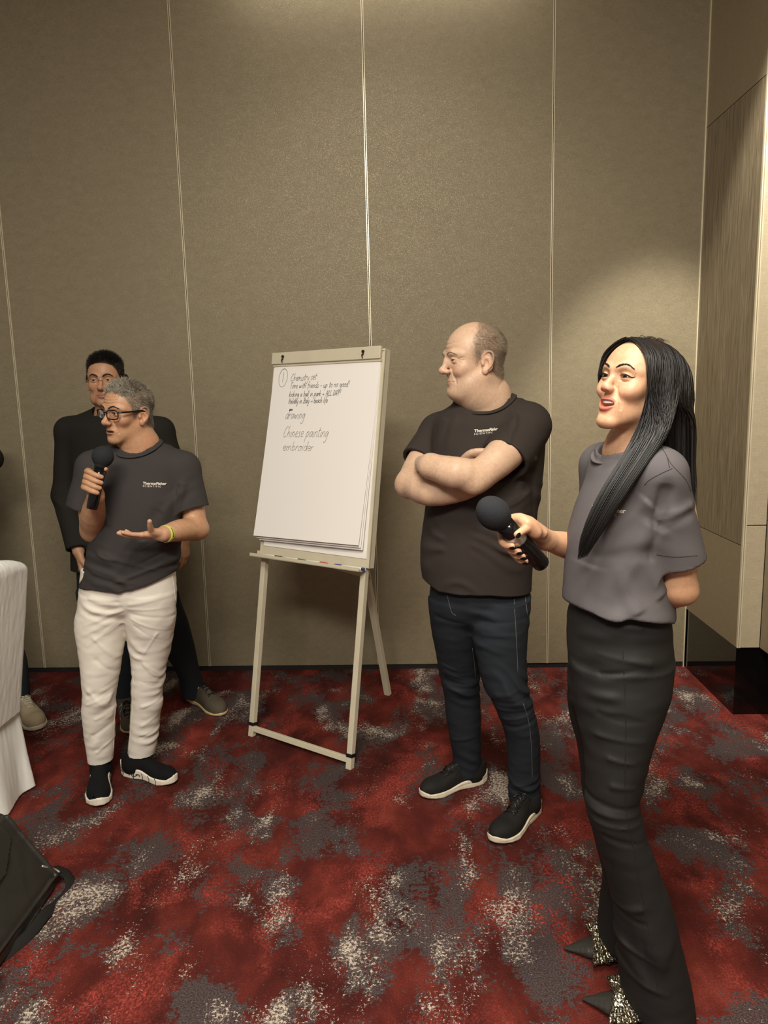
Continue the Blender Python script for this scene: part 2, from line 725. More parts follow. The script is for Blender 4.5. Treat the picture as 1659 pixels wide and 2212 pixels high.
def carpet_mat():
    m = NT('carpet_pile')
    p = m.pos()
    ps = m.pos((1.0, .62, 1))
    fine = m.noise(p, 150, 3, .65)
    tuft = m.ramp(m.noise(p, 210, 3, .7), [(.34, (0, 0, 0)), (.66, (1, 1, 1))])
    # deep red ground with brighter red clouds
    cloud = m.noise(ps, 4.2, 5, .62, .3)
    c0 = m.ramp(cloud, [(.32, srgb(57, 23, 20)), (.48, srgb(90, 36, 30)), (.58, srgb(113, 46, 37)), (.70, srgb(139, 61, 50))])
    c0 = m.mix(m.math('MULTIPLY', tuft, .55), c0, srgb(50, 19, 17))

    def off(x, y):
        q = m.n('ShaderNodeVectorMath', operation='ADD')
        m.l(ps, q.inputs[0])
        q.inputs[1].default_value = (x, y, 0)
        return q.outputs[0]
    # where the woven pattern clusters (cream) or stays plain red, at its places on the floor
    bias = None
    for px, py, r, st in ((870, 2070, .22, 1), (1060, 2050, .15, 1), (590, 1915, .10, 1), (620, 2000, .08, .8), (520, 1655, .20, .8), (430, 1740, .14, .8), (560, 1790, .12, .8), (330, 1840, .12, .8), (740, 1850, .09, .7), (860, 1890, .08, .8),
                          (440, 2170, .10, 1), (640, 2190, .10, 1), (110, 1990, .11, 1), (200, 1950, .10, .8), (1000, 1905, .11, .9), (1150, 1910, .12, .9), (1500, 1590, .16, .9), (1600, 1620, .12, .8), (1560, 1830, .14, .9), (780, 1520, .15, .6), (920, 1480, .12, .6), (650, 1500, .12, .5), (1280, 1990, .10, .9), (1210, 2130, .12, 1),
                          (300, 2080, .17, -1), (520, 2080, .15, -1), (690, 1960, .10, -1), (900, 1820, .16, -1), (760, 1760, .12, -1), (660, 1740, .10, -1), (1200, 1750, .14, -1), (1450, 1900, .16, -1), (1560, 2100, .14, -1), (1500, 1770, .10, -1), (150, 1650, .25, -.9), (1100, 1640, .14, -.8), (480, 2010, .10, -1), (130, 2130, .12, -1)):
        c_ = G(px, py)
        dn = m.n('ShaderNodeVectorMath', operation='DISTANCE')
        m.l(p, dn.inputs[0])
        dn.inputs[1].default_value = (c_[0], c_[1], 0)
        mr = m.n('ShaderNodeMapRange', interpolation_type='SMOOTHSTEP')
        m.l(dn.outputs['Value'], mr.inputs['Value'])
        mr.inputs['From Min'].default_value = r * 1.25
        mr.inputs['From Max'].default_value = r * .3
        mr.inputs['To Max'].default_value = st
        bias = mr.outputs[0] if bias is None else m.math('ADD', bias, mr.outputs[0])
    # coral red speckle in streaks
    cr = m.noise(off(7.3, 2.1), 4.6, 4, .6, .3)
    crf = m.math('ADD', cr, m.math('MULTIPLY', m.math('SUBTRACT', fine, .5), .35))
    spk = m.ramp(m.noise(off(5.1, 6.6), 130, 3, .72), [(.44, (.15, .15, .15)), (.58, (1, 1, 1))])
    c1 = m.mix(m.math('MULTIPLY', m.ramp(crf, [(.52, (0, 0, 0)), (.68, (.95, .95, .95))]), spk), c0, m.mix(tuft, srgb(129, 45, 40), srgb(191, 85, 73)))
    # charcoal patches with ragged, tufted edges
    g = m.math('ADD', m.noise(off(3.7, 9.2), 4.6, 4, .62, .25), m.math('MULTIPLY', bias, .085))
    jag = m.math('MULTIPLY', m.math('SUBTRACT', m.noise(p, 60, 3, .7), .5), .50)
    g2 = m.math('ADD', g, jag)
    gm = m.ramp(g2, [(.525, (0, 0, 0)), (.555, (.92, .92, .92))])
    grey = m.mix(tuft, srgb(38, 31, 31), srgb(92, 82, 80))
    c2 = m.mix(gm, c1, grey)
    # beige and cream flecks clustered in the patches
    w = m.math('ADD', m.math('MULTIPLY', m.noise(off(1.7, 4.2), 5.0, 3, .55, .3), .62), m.math('MULTIPLY', g, .46))
    den = m.ramp(w, [(.515, (0, 0, 0)), (.690, (1, 1, 1))])
    fl = m.noise(p, 100, 3, .72)
    fl2 = m.noise(off(2.2, 2.9), 118, 3, .72)
    fb_ = m.math('MULTIPLY', m.math('GREATER_THAN', fl2, m.math('SUBTRACT', .74, m.math('MULTIPLY', den, .27))), m.math('GREATER_THAN', den, .05))
    c3 = m.mix(m.math('MULTIPLY', fb_, .85), c2, m.mix(tuft, srgb(97, 85, 78), srgb(146, 132, 120)))
    fm = m.math('MULTIPLY', m.math('GREATER_THAN', fl, m.math('SUBTRACT', .735, m.math('MULTIPLY', den, .235))), m.math('GREATER_THAN', den, .05))
    cream = m.mix(tuft, srgb(153, 136, 122), srgb(214, 198, 181))
    c4 = m.mix(fm, c3, cream)
    m.col(c4)
    m.set(.95, 0, .1)
    m.bump(m.math('ADD', tuft, fine), .5, .004)
    return m.m


def wall_mat(name, a, b, glitter=.5, horiz=True):
    m = NT(name)
    wv = m.noise(m.pos((1, 1, .06)), 700, 2, .6)
    wh = m.noise(m.pos((.05, 1, 1)), 700, 2, .6)
    mot = m.noise(m.pos((.5, 1, 1)), 30, 4, .7)
    fac = m.math('ADD', m.math('MULTIPLY', wv, .4), m.math('ADD', m.math('MULTIPLY', wh, .35), m.math('MULTIPLY', mot, .25)))
    m.col(m.mix(m.ramp(fac, [(.38, (0, 0, 0)), (.62, (1, 1, 1))]), a, b))
    sp = m.noise(m.pos(), 520, 1, .5)
    r = m.ramp(sp, [(.52, (.62, .62, .62)), (.68, (.3, .3, .3))])
    m.set(.55, 0, .5)
    m.l(r, m.b.inputs['Roughness'])
    mt = m.ramp(sp, [(.55, (.12, .12, .12)), (.68, (glitter, glitter, glitter))])
    m.l(mt, m.b.inputs['Metallic'])
    m.bump(m.math('ADD', wv, m.math('ADD', wh, m.math('MULTIPLY', sp, .8))), .35, .0012)
    return m.m


def woodgrain_mat():
    m = NT('grey_wood_grain_panel')
    g = m.noise(m.pos((1, 1, .045)), 95, 5, .65, 1.2)
    g2 = m.noise(m.pos((1, 1, .02)), 260, 3, .6, .4)
    f = m.math('ADD', m.math('MULTIPLY', g, .65), m.math('MULTIPLY', g2, .35))
    m.col(m.ramp(f, [(.36, srgb(100, 88, 68)), (.5, srgb(134, 120, 96)), (.64, srgb(162, 148, 120))]))
    m.set(.5, .1, .4)
    m.bump(f, .2, .001)
    return m.m


def glass_mat(name, tint=(1, 1, 1, 1), refl=.12):
    m = NT(name)
    t = m.n('ShaderNodeBsdfTransparent')
    t.inputs[0].default_value = tint
    g = m.n('ShaderNodeBsdfGlossy')
    g.inputs['Roughness'].default_value = .03
    mx = m.n('ShaderNodeMixShader')
    lw = m.n('ShaderNodeLayerWeight')
    lw.inputs[0].default_value = refl
    m.l(lw.outputs['Fresnel'], mx.inputs[0])
    m.l(t.outputs[0], mx.inputs[1])
    m.l(g.outputs[0], mx.inputs[2])
    m.l(mx.outputs[0], m.t.nodes['Material Output'].inputs[0])
    return m.m


def glitter_mat():
    m = NT('crushed_metallic_mesh')
    p = m.pos()
    v = m.n('ShaderNodeTexVoronoi')
    v.inputs['Scale'].default_value = 520
    m.l(p, v.inputs['Vector'])
    m.col(m.ramp(v.outputs['Color'], [(.1, srgb(22, 20, 19)), (.5, srgb(74, 68, 60)), (.85, srgb(226, 212, 178))]))
    m.set(.28, .9, .5)
    m.bump(v.outputs['Color'], .9, .004)
    return m.m


MT = dict(
    carpet=carpet_mat(),
    wall=wall_mat('woven_wall_covering', srgb(130, 118, 93), srgb(152, 139, 111)),
    wall_end=wall_mat('cream_end_covering_lit', srgb(172, 158, 130), srgb(188, 174, 146), .3),  # cream, with the light falling on the end face put into its colour
    wall_side=wall_mat('plain_side_covering', srgb(140, 126, 100), srgb(160, 145, 116), .3),
    wood=woodgrain_mat(),
    trim=plain('champagne_metal_edge', srgb(226, 214, 184), .35, .35, var=.04),
    dark=plain('black_recess', srgb(20, 18, 16), .7),
    gloss=plain('black_gloss_stone', srgb(14, 12, 11), .06, 0, .5, var=.3, scale=6),
    ceil=plain('ceiling_paint', srgb(214, 204, 184), .9),
    easel=None, skin=skin_mat('skin'),
    eye=attr_mat('eyeball', .12, .6),
    shirt=fabric('charcoal_jersey', srgb(60, 56, 55), big=14),
    shirt_c=fabric('brown_black_jersey', srgb(56, 49, 45), big=14),
    shirt_d=fabric('grey_jersey_lit', srgb(94, 89, 90), big=14),  # dark grey jersey with its colour lightened for being nearest the light
    jacket=fabric('black_suiting', srgb(34, 32, 28), var=.1),
    beige=fabric('cream_chino_twill', srgb(226, 218, 205), .8, 700, .07, .2),
    jeans=fabric('dark_blue_denim', srgb(36, 40, 45), .85, 600, .35, .35, big=7),
    black_cloth=fabric('black_stretch_twill', srgb(30, 29, 27), .7, 800, .12, .2, .3),
    white_cloth=fabric('white_crinkle_cover', srgb(246, 245, 238), .75, 260, .05, .3),
    knit=fabric('black_knit', srgb(16, 16, 17), .9, 500, .3, .4),
    leather=plain('black_leather', srgb(40, 38, 34), .38, 0, .45, var=.2, scale=60),
    strap=fabric('black_webbing', srgb(30, 28, 26), .8, 500, .2, .4),
    white_sole=plain('white_rubber', srgb(226, 216, 198), .6, var=.06, scale=30),
    ivory_sole=plain('ivory_foam', srgb(214, 200, 176), .6, var=.08, scale=50),
    tan_suede=fabric('beige_suede', srgb(172, 156, 126), .9, 300, .12, .3),
    grey_suede=fabric('grey_brown_suede', srgb(84, 76, 64), .9, 300, .2, .3),
    stripe=plain('cream_leather', srgb(196, 188, 168), .6),
    gum=plain('gum_rubber', srgb(196, 172, 120), .6),
    black_mesh=fabric('black_shoe_mesh', srgb(30, 28, 26), .75, 420, .35, .5),
    black_gloss=plain('black_lacquer', srgb(14, 13, 13), .14, 0, .5, var=.05),
    black_plastic=plain('black_plastic', srgb(26, 24, 23), .35, var=.1),
    foam=fabric('black_foam', srgb(42, 43, 45), .95, 260, .25, .5),
    silver=plain('silver_metal', srgb(216, 210, 200), .3, .8, var=.03),
    frame=plain('black_acetate', srgb(16, 14, 14), .22, var=.1),
    steel=plain('brushed_steel', srgb(190, 180, 165), .25, .95, var=.05),
    lens=glass_mat('clear_lens'),
    lime=plain('lime_silicone', srgb(206, 208, 84), .55, var=.05),
    print=plain('white_print', srgb(238, 228, 210), .7, var=.02),
    paper=plain('white_paper', srgb(244, 238, 230), .85, 0, .2, var=.012, scale=8),
    ink=plain('dark_marker_ink', srgb(64, 58, 56), .7, var=.15, scale=200),
    knob=plain('dark_metal_hook', srgb(38, 32, 28), .4, .6),
    teeth=plain('tooth_enamel', srgb(244, 238, 226), .2, var=.02),
    lash=plain('dark_lash', srgb(22, 17, 15), .8),
    nail=plain('black_nail_varnish', srgb(14, 11, 12), .08, var=.05),
    satin=plain('black_satin', srgb(48, 46, 42), .3, 0, .6, var=.1),
    glitter=glitter_mat(),
    red=plain('red_cap', srgb(196, 62, 48), .4), green=plain('green_cap', srgb(52, 122, 74), .4),
    blue=plain('blue_cap', srgb(48, 58, 128), .4), white_pl=plain('white_plastic', srgb(232, 226, 212), .4),
    led=None,
)


def easel_mat():
    m = NT('cream_enamelled_steel')
    p = m.pos()
    ch = m.noise(m.pos((1, 1, .35)), 46, 5, .7)
    v = m.mix(m.noise(p, 12, 3), srgb(196, 186, 160), srgb(214, 204, 178))
    m.col(m.mix(m.ramp(ch, [(.70, (0, 0, 0)), (.73, (1, 1, 1))]), v, srgb(70, 60, 48)))
    m.set(.5, 0, .4)
    return m.m


MT['easel'] = easel_mat()
_l = NT('green_indicator')
_l.b.inputs['Emission Color'].default_value = (.7, 1, .2, 1)
_l.b.inputs['Emission Strength'].default_value = 2
MT['led'] = _l.m
# ------------------------------------------------------------------ the room
WY, CX = 4.107, 1.537   # back wall plane, right hand corner


def boxobj(name, lo, hi, mat, parent=None, bev=0):
    b = MB()
    b.bevbox(lo, hi, bev) if bev else b.box(lo, hi)
    return b.build(name, mat, parent)


floor = boxobj('floor', (-5.0, -4.0, -.06), (5.0, WY + .3, 0), MT['carpet'])
tag(floor, 'red carpet with charcoal and cream flecked patches', kind='structure')
ceil_o = boxobj('ceiling', (-5.0, -4.0, CEIL), (5.0, WY + .3, CEIL + .1), MT['ceil'])
tag(ceil_o, kind='structure')
wb = boxobj('wall_back', (-5.0, WY + .012, 0), (CX + .3, WY + .2, CEIL), MT['dark'])
tag(wb, 'taupe woven movable partition wall in tall panels', kind='structure')
seams = [-5.0, -4.15, -3.17, -2.185, -1.2, -.21, .76, CX]
for a, b in zip(seams[:-1], seams[1:]):
    p = boxobj('panel', (a + .006, WY, .03), (b - .006, WY + .012, CEIL - .01), MT['wall'], wb)
    for x in (a, b):
        sgn = 1 if x == a else -1
        if x == CX: continue
        x0 = x + sgn * .002
        boxobj('edge_trim', (min(x0, x0 + sgn * .0042), WY - .003, .03), (max(x0, x0 + sgn * .0042), WY + .012, CEIL - .01), MT['trim'], p)
bb = boxobj('baseboard_back', (-5.0, WY + .004, 0), (CX, WY + .012, .03), MT['dark'])
tag(bb, kind='structure')
corner = boxobj('trim_1', (CX - .006, WY - .006, .0), (CX, WY, CEIL - .01), MT['trim'])
tag(corner, 'thin pale metal edge strip in the corner', kind='structure')

# the side wall: stepped column, clad in panels above a black gloss plinth
EY = 3.445
wr = boxobj('wall_right', (CX + .014, EY + .014, .345), (2.2, WY + .2, CEIL), MT['dark'])
tag(wr, 'stepped column on the right clad in taupe and wood-grain panels', kind='structure')
for z0, z1, mt in ((.345, .838, 'wall_side'), (.842, 2.882, 'wood'), (2.886, CEIL - .01, 'wall_side')):
    boxobj('panel', (CX, EY + .012, z0), (CX + .014, WY - .001, z1), MT[mt], wr)
# end face: two cream panels, coloured lighter for the light on them, between edge strips
for z0, z1 in ((.345, .935), (.939, CEIL - .01)):
    boxobj('panel', (CX + .016, EY, z0), (1.642, EY + .014, z1), MT['wall_end'], wr, .002)
for x0 in (CX, CX + .009):
    boxobj('edge_trim', (x0, EY - .002, .345), (x0 + .0055, EY + .012, CEIL - .01), MT['trim'], wr)
wr2 = boxobj('wall_front', (1.658, -1.0, .345), (2.2, EY + .012, CEIL), MT['dark'])
tag(wr2, 'side wall stepping back towards the camera on the right', kind='structure')
for y0, y1 in ((1.9, EY - .002), (.4, 1.896), (-1, .396)):
    for z0, z1, mt in ((.345, .96, 'wall_side'), (.964, 2.882, 'wood'), (2.886, CEIL - .01, 'wall_side')):
        boxobj('panel', (1.644, y0, z0), (1.658, y1, z1), MT[mt], wr2)
pl = MB()
pl.box((CX + .006, EY + .02, 0), (2.2, WY, .345))
plo = pl.build('baseboard_right', MT['gloss'])
tag(plo, 'black gloss plinth under the column on the right', kind='structure')
pl2 = boxobj('baseboard_front', (1.80, -1.0, 0), (2.2, EY + .02, .345), MT['gloss'])
tag(pl2, 'black gloss plinth set back under the side wall', kind='structure')
# ------------------------------------------------------------------ human parts
C3 = lambda *c: np.array(srgb(*c)[:3], f32)


def head_field(p):
    """face and skull about a point between the ears at eye level; x = person's right, y = forward, z = up.
    Returns (field, lip field, dict of face points)."""
    g = p.get
    F = Field()
    w = g('w', 1.0)          # face width
    jw = g('jaw', 1.0)
    F.ell((0, -.008, .035 - (.082 - g('cran', .082))), (.075 * w, .098, .082))
    F.ell((0, .028, .012), (.066 * w, .062, .072), k=.02)
    F.ell((0, .030, -.048), (.056 * w * jw, .058, .060), k=.022)
    eo = g('eye_open', .0042)
    mo = g('mouth_open', 0.0)
    js = g('jowl', 0.0)
    cz = g('chin_z', -.100) - mo * 1.3
    ny = g('nose', 1.0)
    for s in (-1, 1):
        F.cap((s * .050 * jw, -.004, -.055), (s * .016, .070, cz), .014 + js * .4, .013, k=.026)
        F.ell((s * .041 * w, .060, -.027), (.021, .020, .019 + g('cheek', 0)), k=.02)
        if g('smile', 0): F.ell((s * .036, .070, -.036), (.016, .014, .013), k=.014)
        F.tube([(s * .052, .062, .015), (s * .032, .0855, .0215), (s * .010, .0905, .0155)], [.007, g('brow', .0085), .0075], k=.012)
        F.ell((s * .031, .104, -.001), (.018, .016, .0115), k=.012, m='s')
        if js: F.ell((s * .046, .028, -.085), (.020, .032, .026), k=.03)
    F.ell((0, .0785, cz), (.021, .016, .0155), k=.018)
    F.ell((0, .030, -.082 + g('under', 0)), (.044 * jw, .050, .024 + js), k=.022)
    ey, ez, ex = .0745, -.001, .031
    pts = dict(eyes=[], brows=[])
    for s in (-1, 1):
        c = np.array([s * ex, ey, ez])
        F.ell(c, .0143, k=.004)
        F.tube([(s * .017, .0835, ez - .0005), (s * .030, .0905, ez + eo + .0035), (s * .045, .077, ez + .001)], [.0012, .0022, .0014], k=.003)
        F.ell((s * (ex + .0008), .0905, ez), (.0128, .010, eo), k=.0012, m='s')
        pts['eyes'].append(c)
        bz = g('brow_z', 0)
        pts['brows'].append([(s * .011, .0965, .0150 + bz), (s * .024, .0955, .0215 + bz), (s * .037, .0885, .0235 + bz), (s * .050, .0725, .0165 + bz)])
    # nose
    tip = .1135 + (ny - 1) * .03
    tz = g('nose_z', -.034)
    F.tube([(0, .0845, .009), (0, .0975 + (ny - 1) * .015, -.011), (0, tip - .003, tz + .003)], [.0072, .0083, .0100], k=.010)
    F.ell((0, tip - .001, tz), .0102 * g('nose_w', 1), k=.006)
    F.ell((0, tip - .010, tz - .006), (.007, .010, .006), k=.006)
    nw = g('nose_w', 1)
    for s in (-1, 1):
        F.ell((s * .0108 * nw, .1000, tz - .0040), (.0068 * nw, .0105, .0072), k=.008)
        F.ell((s * .0066 * nw, .107, tz - .0125), (.0038, .0065, .0040), k=.003, m='s')
    # mouth
    zu, zl, zm = -.0655 + mo * .55, -.0755 - mo, -.0700
    mw = g('mouth_w', .025)
    ly = g('lip_y', 0)
    F.ell((0, .066 + ly, -.069 - mo * .5), (.032, .028, .027 + mo), k=.014)
    lipU, lipL = Field(), Field()
    cu = g('smile', 0) * .006
    ul = [(-mw, .0805, zm + cu), (-mw * .45, .0930 + ly, zu + .0012), (0, .0955 + ly, zu), (mw * .45, .0930 + ly, zu + .0012), (mw, .0805, zm + cu)]
    ll = [(-mw, .0805, zm + cu - .0008), (-mw * .5, .0915 + ly, zl + .0025 + cu * .3), (0, .0940 + ly, zl), (mw * .5, .0915 + ly, zl + .0025 + cu * .3), (mw, .0805, zm + cu - .0008)]
    lt = g('lips', 1.0)
    ru, rl = np.array([.0016, .0043, .0046, .0043, .0016]) * lt, np.array([.0016, .0050, .0058, .0050, .0016]) * lt
    for X in (F, lipU): X.tube(ul, ru, k=.004)
    for X in (F, lipL): X.tube(ll, rl, k=.004)
    lipU.tube(ll, rl, k=.001)
    if mo:
        F.ell((0, .090, (zu + zl) / 2 + cu * .4), (mw * .84, .020, (zu - zl) / 2 - .0032), k=.002, m='s')
    else:
        F.tube([(-mw - .001, .083, zm + cu), (-mw * .5, .0975, zm + .0003), (0, .1005, zm - .0008), (mw * .5, .0975, zm + .0003), (mw + .001, .083, zm + cu)], .0013, k=.0018, m='s')
    F.ell((0, .1005, zl - .0115), (.017, .006, .0040), k=.008, m='s')
    sy = lambda x, z, o=0.0: (x, face_y(F, x, z) + o, z)
    na = g('naso', .0022)
    for s in (-1, 1):
        q = [sy(s * .0185, tz + .003), sy(s * .0245, -.046), sy(s * .0305, -.058), sy(s * .0345, -.074 - mo * .5)]
        F.tube(q, [na * .5, na, na, na * .4], k=.007, m='s')
        q = [sy(s * .020, ez - .0085), sy(s * .031, ez - .0125), sy(s * .043, ez - .0105)]
        F.tube(q, [.0006, g('bag', .0010), .0005], k=.004, m='s')
        for k_ in range(g('crow', 0)):
            q = [sy(s * .0475, .001 - .004 * k_), sy(s * .054, .003 - .006 * k_), sy(s * .0605, .007 - .010 * k_)]
            F.tube(q, [.0009, .0009, .0004], k=.003, m='s')
    for z in g('creases', ()):
        q = [sy(x, z + .004 * (x / .04) ** 2) for x in (-.040, -.024, -.008, .008, .024, .040)]
        F.tube(q, [.0004, .0010, .0012, .0012, .0010, .0004], k=.003, m='s')
    # ears
    for s in (-1, 1):
        O = np.array([s * .0745 * w, -.008, -.012])
        U = np.array([s * .42, -.91, 0])
        N = np.array([s * .91, .42, 0])
        V = np.array([0, -.12, .99])
        e = lambda u, v, n_=0: O + U * u + V * v + N * n_
        k = 1.06
        F.ell(e(.002, .002, .002), (.019 * k, .030 * k, .0055), rot=np.column_stack([U, V, N]), k=.006)
        F.tube([e(-.013, .002, .003), e(-.011, .020, .006), e(.001, .0315, .008), e(.015, .027, .009), e(.0205, .010, .009), e(.016, -.010, .007), e(.006, -.024, .005)], [.003, .0036, .0040, .0040, .0040, .0036, .0034], k=.0025, n=16)
        F.ell(e(-.003, -.029, .004), (.0085, .0095, .0048), rot=np.column_stack([U, V, N]), k=.005)
        F.ell(e(.000, -.004, .009), (.0085, .0125, .0075), rot=np.column_stack([U, V, N]), k=.003, m='s')
        F.tube([e(.001, .018, .0085), e(.011, .012, .0095), e(.012, -.004, .009)], .0022, k=.002, m='s')
        F.ell(e(-.0115, -.006, .006), (.0045, .0065, .005), rot=np.column_stack([U, V, N]), k=.004)
    pts['lips'] = (zu, zl)
    return F, lipU, pts


def head_color(L, lip, p, dlip=None):
    """vertex colours for local points L"""
    base = p['skin']
    c = np.repeat(base[None], len(L), 0)
    x, y, z = L.T
    blush = np.exp(-(((np.abs(x) - .042) / .02) ** 2 + ((z + .03) / .02) ** 2)) * (y > .03) * .35
    nose = np.exp(-((x / .016) ** 2 + ((z + .037) / .013) ** 2)) * (y > .09) * .35
    ear = smooth(.070, .080, np.abs(x)) * (np.abs(y + .012) < .04) * .25
    k = np.clip(blush + nose + ear, 0, 1)[:, None]
    c = c * (1 - k) + k * p.get('blush', base * np.array([1.06, .78, .70], f32))
    st = p.get('stubble', 0)
    if st:
        m = smooth(-.045, -.06, z) * smooth(-.01, .02, y) * st * (1 - smooth(.085, .1, np.abs(x)))
        m = m * (.75 + .5 * noise3(L * 400))
        m = np.clip(m, 0, 1)[:, None]
        c = c * (1 - m) + m * p.get('stubble_col', C3(120, 100, 88))
    d = lip.ev(L.astype(f32))
    m = (1 - smooth(.0002, .0016, d)) * (y > .06) * p.get('lip_mix', .7)
    c = c * (1 - m[:, None]) + m[:, None] * p['lip']
    bc = p.get('brow_col')
    if bc is not None:
        for s_ in (-1, 1):
            cv = crv([(s_ * .011, .0150), (s_ * .024, .0215), (s_ * .037, .0235), (s_ * .050, .0165)], 24) + np.array([0, p.get('brow_z', 0)])
            dd = np.sqrt(((L[:, None, [0, 2]] - cv[None]) ** 2).sum(2))
            i = dd.argmin(1)
            wd = p.get('brow_w', .0035) * np.interp(i, [0, 4, 12, 23], [.7, 1, .8, .25])
            m = ((1 - smooth(wd * .55, wd * 1.1, dd.min(1))) * (y > .05) * p.get('brow_mix', .7))[:, None]
            c = c * (1 - m) + m * bc
    sm = p.get('scalp')
    if sm is not None:
        m = sm(L) * p.get('scalp_mix', .8)
        m = m[:, None]
        c = c * (1 - m) + m * p['scalp_col']
    return c


def sphere_eye(name, c, fwd, r, parent, iris):
    """eyeball whose rings carry pupil, iris and white"""
    fr = frame(c, fwd)
    ang = [0, 6, 12, 12.5, 20, 26, 26.8, 40, 60, 85, 120, 180]
    v, f, col = [fr(0, 0, r * 1.02)], [], [(.004, .004, .004)]
    n = 20
    for a in ang[1:-1]:
        q = math.radians(a)
        cc = (.004, .004, .004) if a <= 12 else iris if a <= 26 else (.62, .58, .53)
        for k in range(n):
            t = 2 * math.pi * k / n
            v.append(fr(r * math.sin(q) * math.cos(t), r * math.sin(q) * math.sin(t), r * math.cos(q)))
            col.append(cc)
    v.append(fr(0, 0, -r))
    col.append((.6, .55, .5))
    m = len(ang) - 2
    for k in range(n):
        l = (k + 1) % n
        f.append((0, 1 + k, 1 + l))
        for i in range(m - 1):
            a = 1 + i * n
            f.append((a + k, a + n + k, a + n + l, a + l))
        a = 1 + (m - 1) * n
        f.append((a + k, len(v) - 1, a + l))
    return mk(name, v, f, MT['eye'], parent, True, np.array(col, f32))


def strands(name, roots, dirs, lens, mat, parent, w=.0006, seg=3, curl=0.0, grav=(0, 0, 0), shade=None, sides=3, seed=1, curlf=60.0):
    """tapered hairs joined in one mesh; roots (n,3), dirs (n,3), lens (n)"""
    r_ = np.random.default_rng(seed)
    n = len(roots)
    p = roots.astype(float).copy()
    d = dirs / (_len(dirs)[:, None] + 1e-9)
    rings = []
    rnd = r_.normal(size=(n, 3))
    s1 = np.cross(d, rnd)
    s1 /= _len(s1)[:, None] + 1e-9
    ph = r_.random(n) * 6.28
    for i in range(seg + 1):
        t = i / seg
        s2 = np.cross(d, s1)
        rad = w * (1 - .75 * t)
        for k in range(sides):
            q = 2 * math.pi * k / sides
            rings.append(p + rad * (math.cos(q) * s1 + math.sin(q) * s2))
        if i < seg:
            d = d + np.array(grav) / seg
            if curl:
                d = d + curl * (np.cos(ph + curlf * t)[:, None] * s1 + np.sin(ph + curlf * t)[:, None] * s2)
            d /= _len(d)[:, None]
            s1 = s1 - d * np.einsum('ij,ij->i', s1, d)[:, None]
            s1 /= _len(s1)[:, None] + 1e-9
            p = p + d * (lens / seg)[:, None]
    V = np.stack(rings, 1)  # n, (seg+1)*sides, 3
    m = (seg + 1) * sides
    f = []
    for i in range(seg):
        for k in range(sides):
            l = (k + 1) % sides
            f.append((i * sides + k, i * sides + l, (i + 1) * sides + l, (i + 1) * sides + k))
    f = np.array(f)
    Fs = (np.arange(n)[:, None, None] * m + f[None]).reshape(-1, 4)
    sh = r_.random(n) if shade is None else shade
    col = np.repeat(sh.astype(f32), m)[:, None].repeat(3, 1)
    return mk(name, V.reshape(-1, 3), Fs, mat, parent, True, col)


def vert_normals(V, Q):
    n = np.cross(V[Q[:, 2]] - V[Q[:, 0]], V[Q[:, 3]] - V[Q[:, 1]])
    N = np.zeros_like(V)
    for k in range(4): np.add.at(N, Q[:, k], n)
    return N / (_len(N)[:, None] + 1e-12)


def face_y(fld, x, z):
    y = np.linspace(.14, .02, 241).astype(f32)
    d = fld.ev(np.column_stack([np.full_like(y, x), y, np.full_like(y, z)]))
    i = np.argmax(d < 0)
    return float(y[i])


def brow(name, pts, T, parent, mat, r=.0032, n=90, seed=3, fld=None, w=.0004, ln=.0075):
    """eyebrow as a tuft of short hairs along a curve; T maps local points to the world"""
    r_ = np.random.default_rng(seed)
    c = crv(pts, 30)
    if fld is not None: c[:, 1] = [face_y(fld, q[0], q[2]) for q in c]
    u = r_.random(n)
    i = (u * 28).astype(int)
    tg = c[i + 1] - c[i]
    base = c[i] + tg * r_.random((n, 1))
    tg = tg / _len(tg)[:, None]
    wd = r * (1 - .55 * u)
    base = base + np.stack([0 * u, 0 * u, (r_.random(n) - .5) * 2 * wd], 1) + np.array([0, .0004, 0])
    d = tg * .9 + np.array([0, .06, .22]) * (1 - u)[:, None] + np.array([0, .0, -.1]) * u[:, None]
    R_, t, s = T
    return strands(name, base @ R_.T * s + t, d @ R_.T, np.full(n, ln * s), mat, parent, w * s, 2, seed=seed)


def finger(F, pts, r0, r1, k=.004):
    n = len(pts)
    F.tube(pts, np.linspace(r0, r1, n), k=k, n=n * 2 + 1)


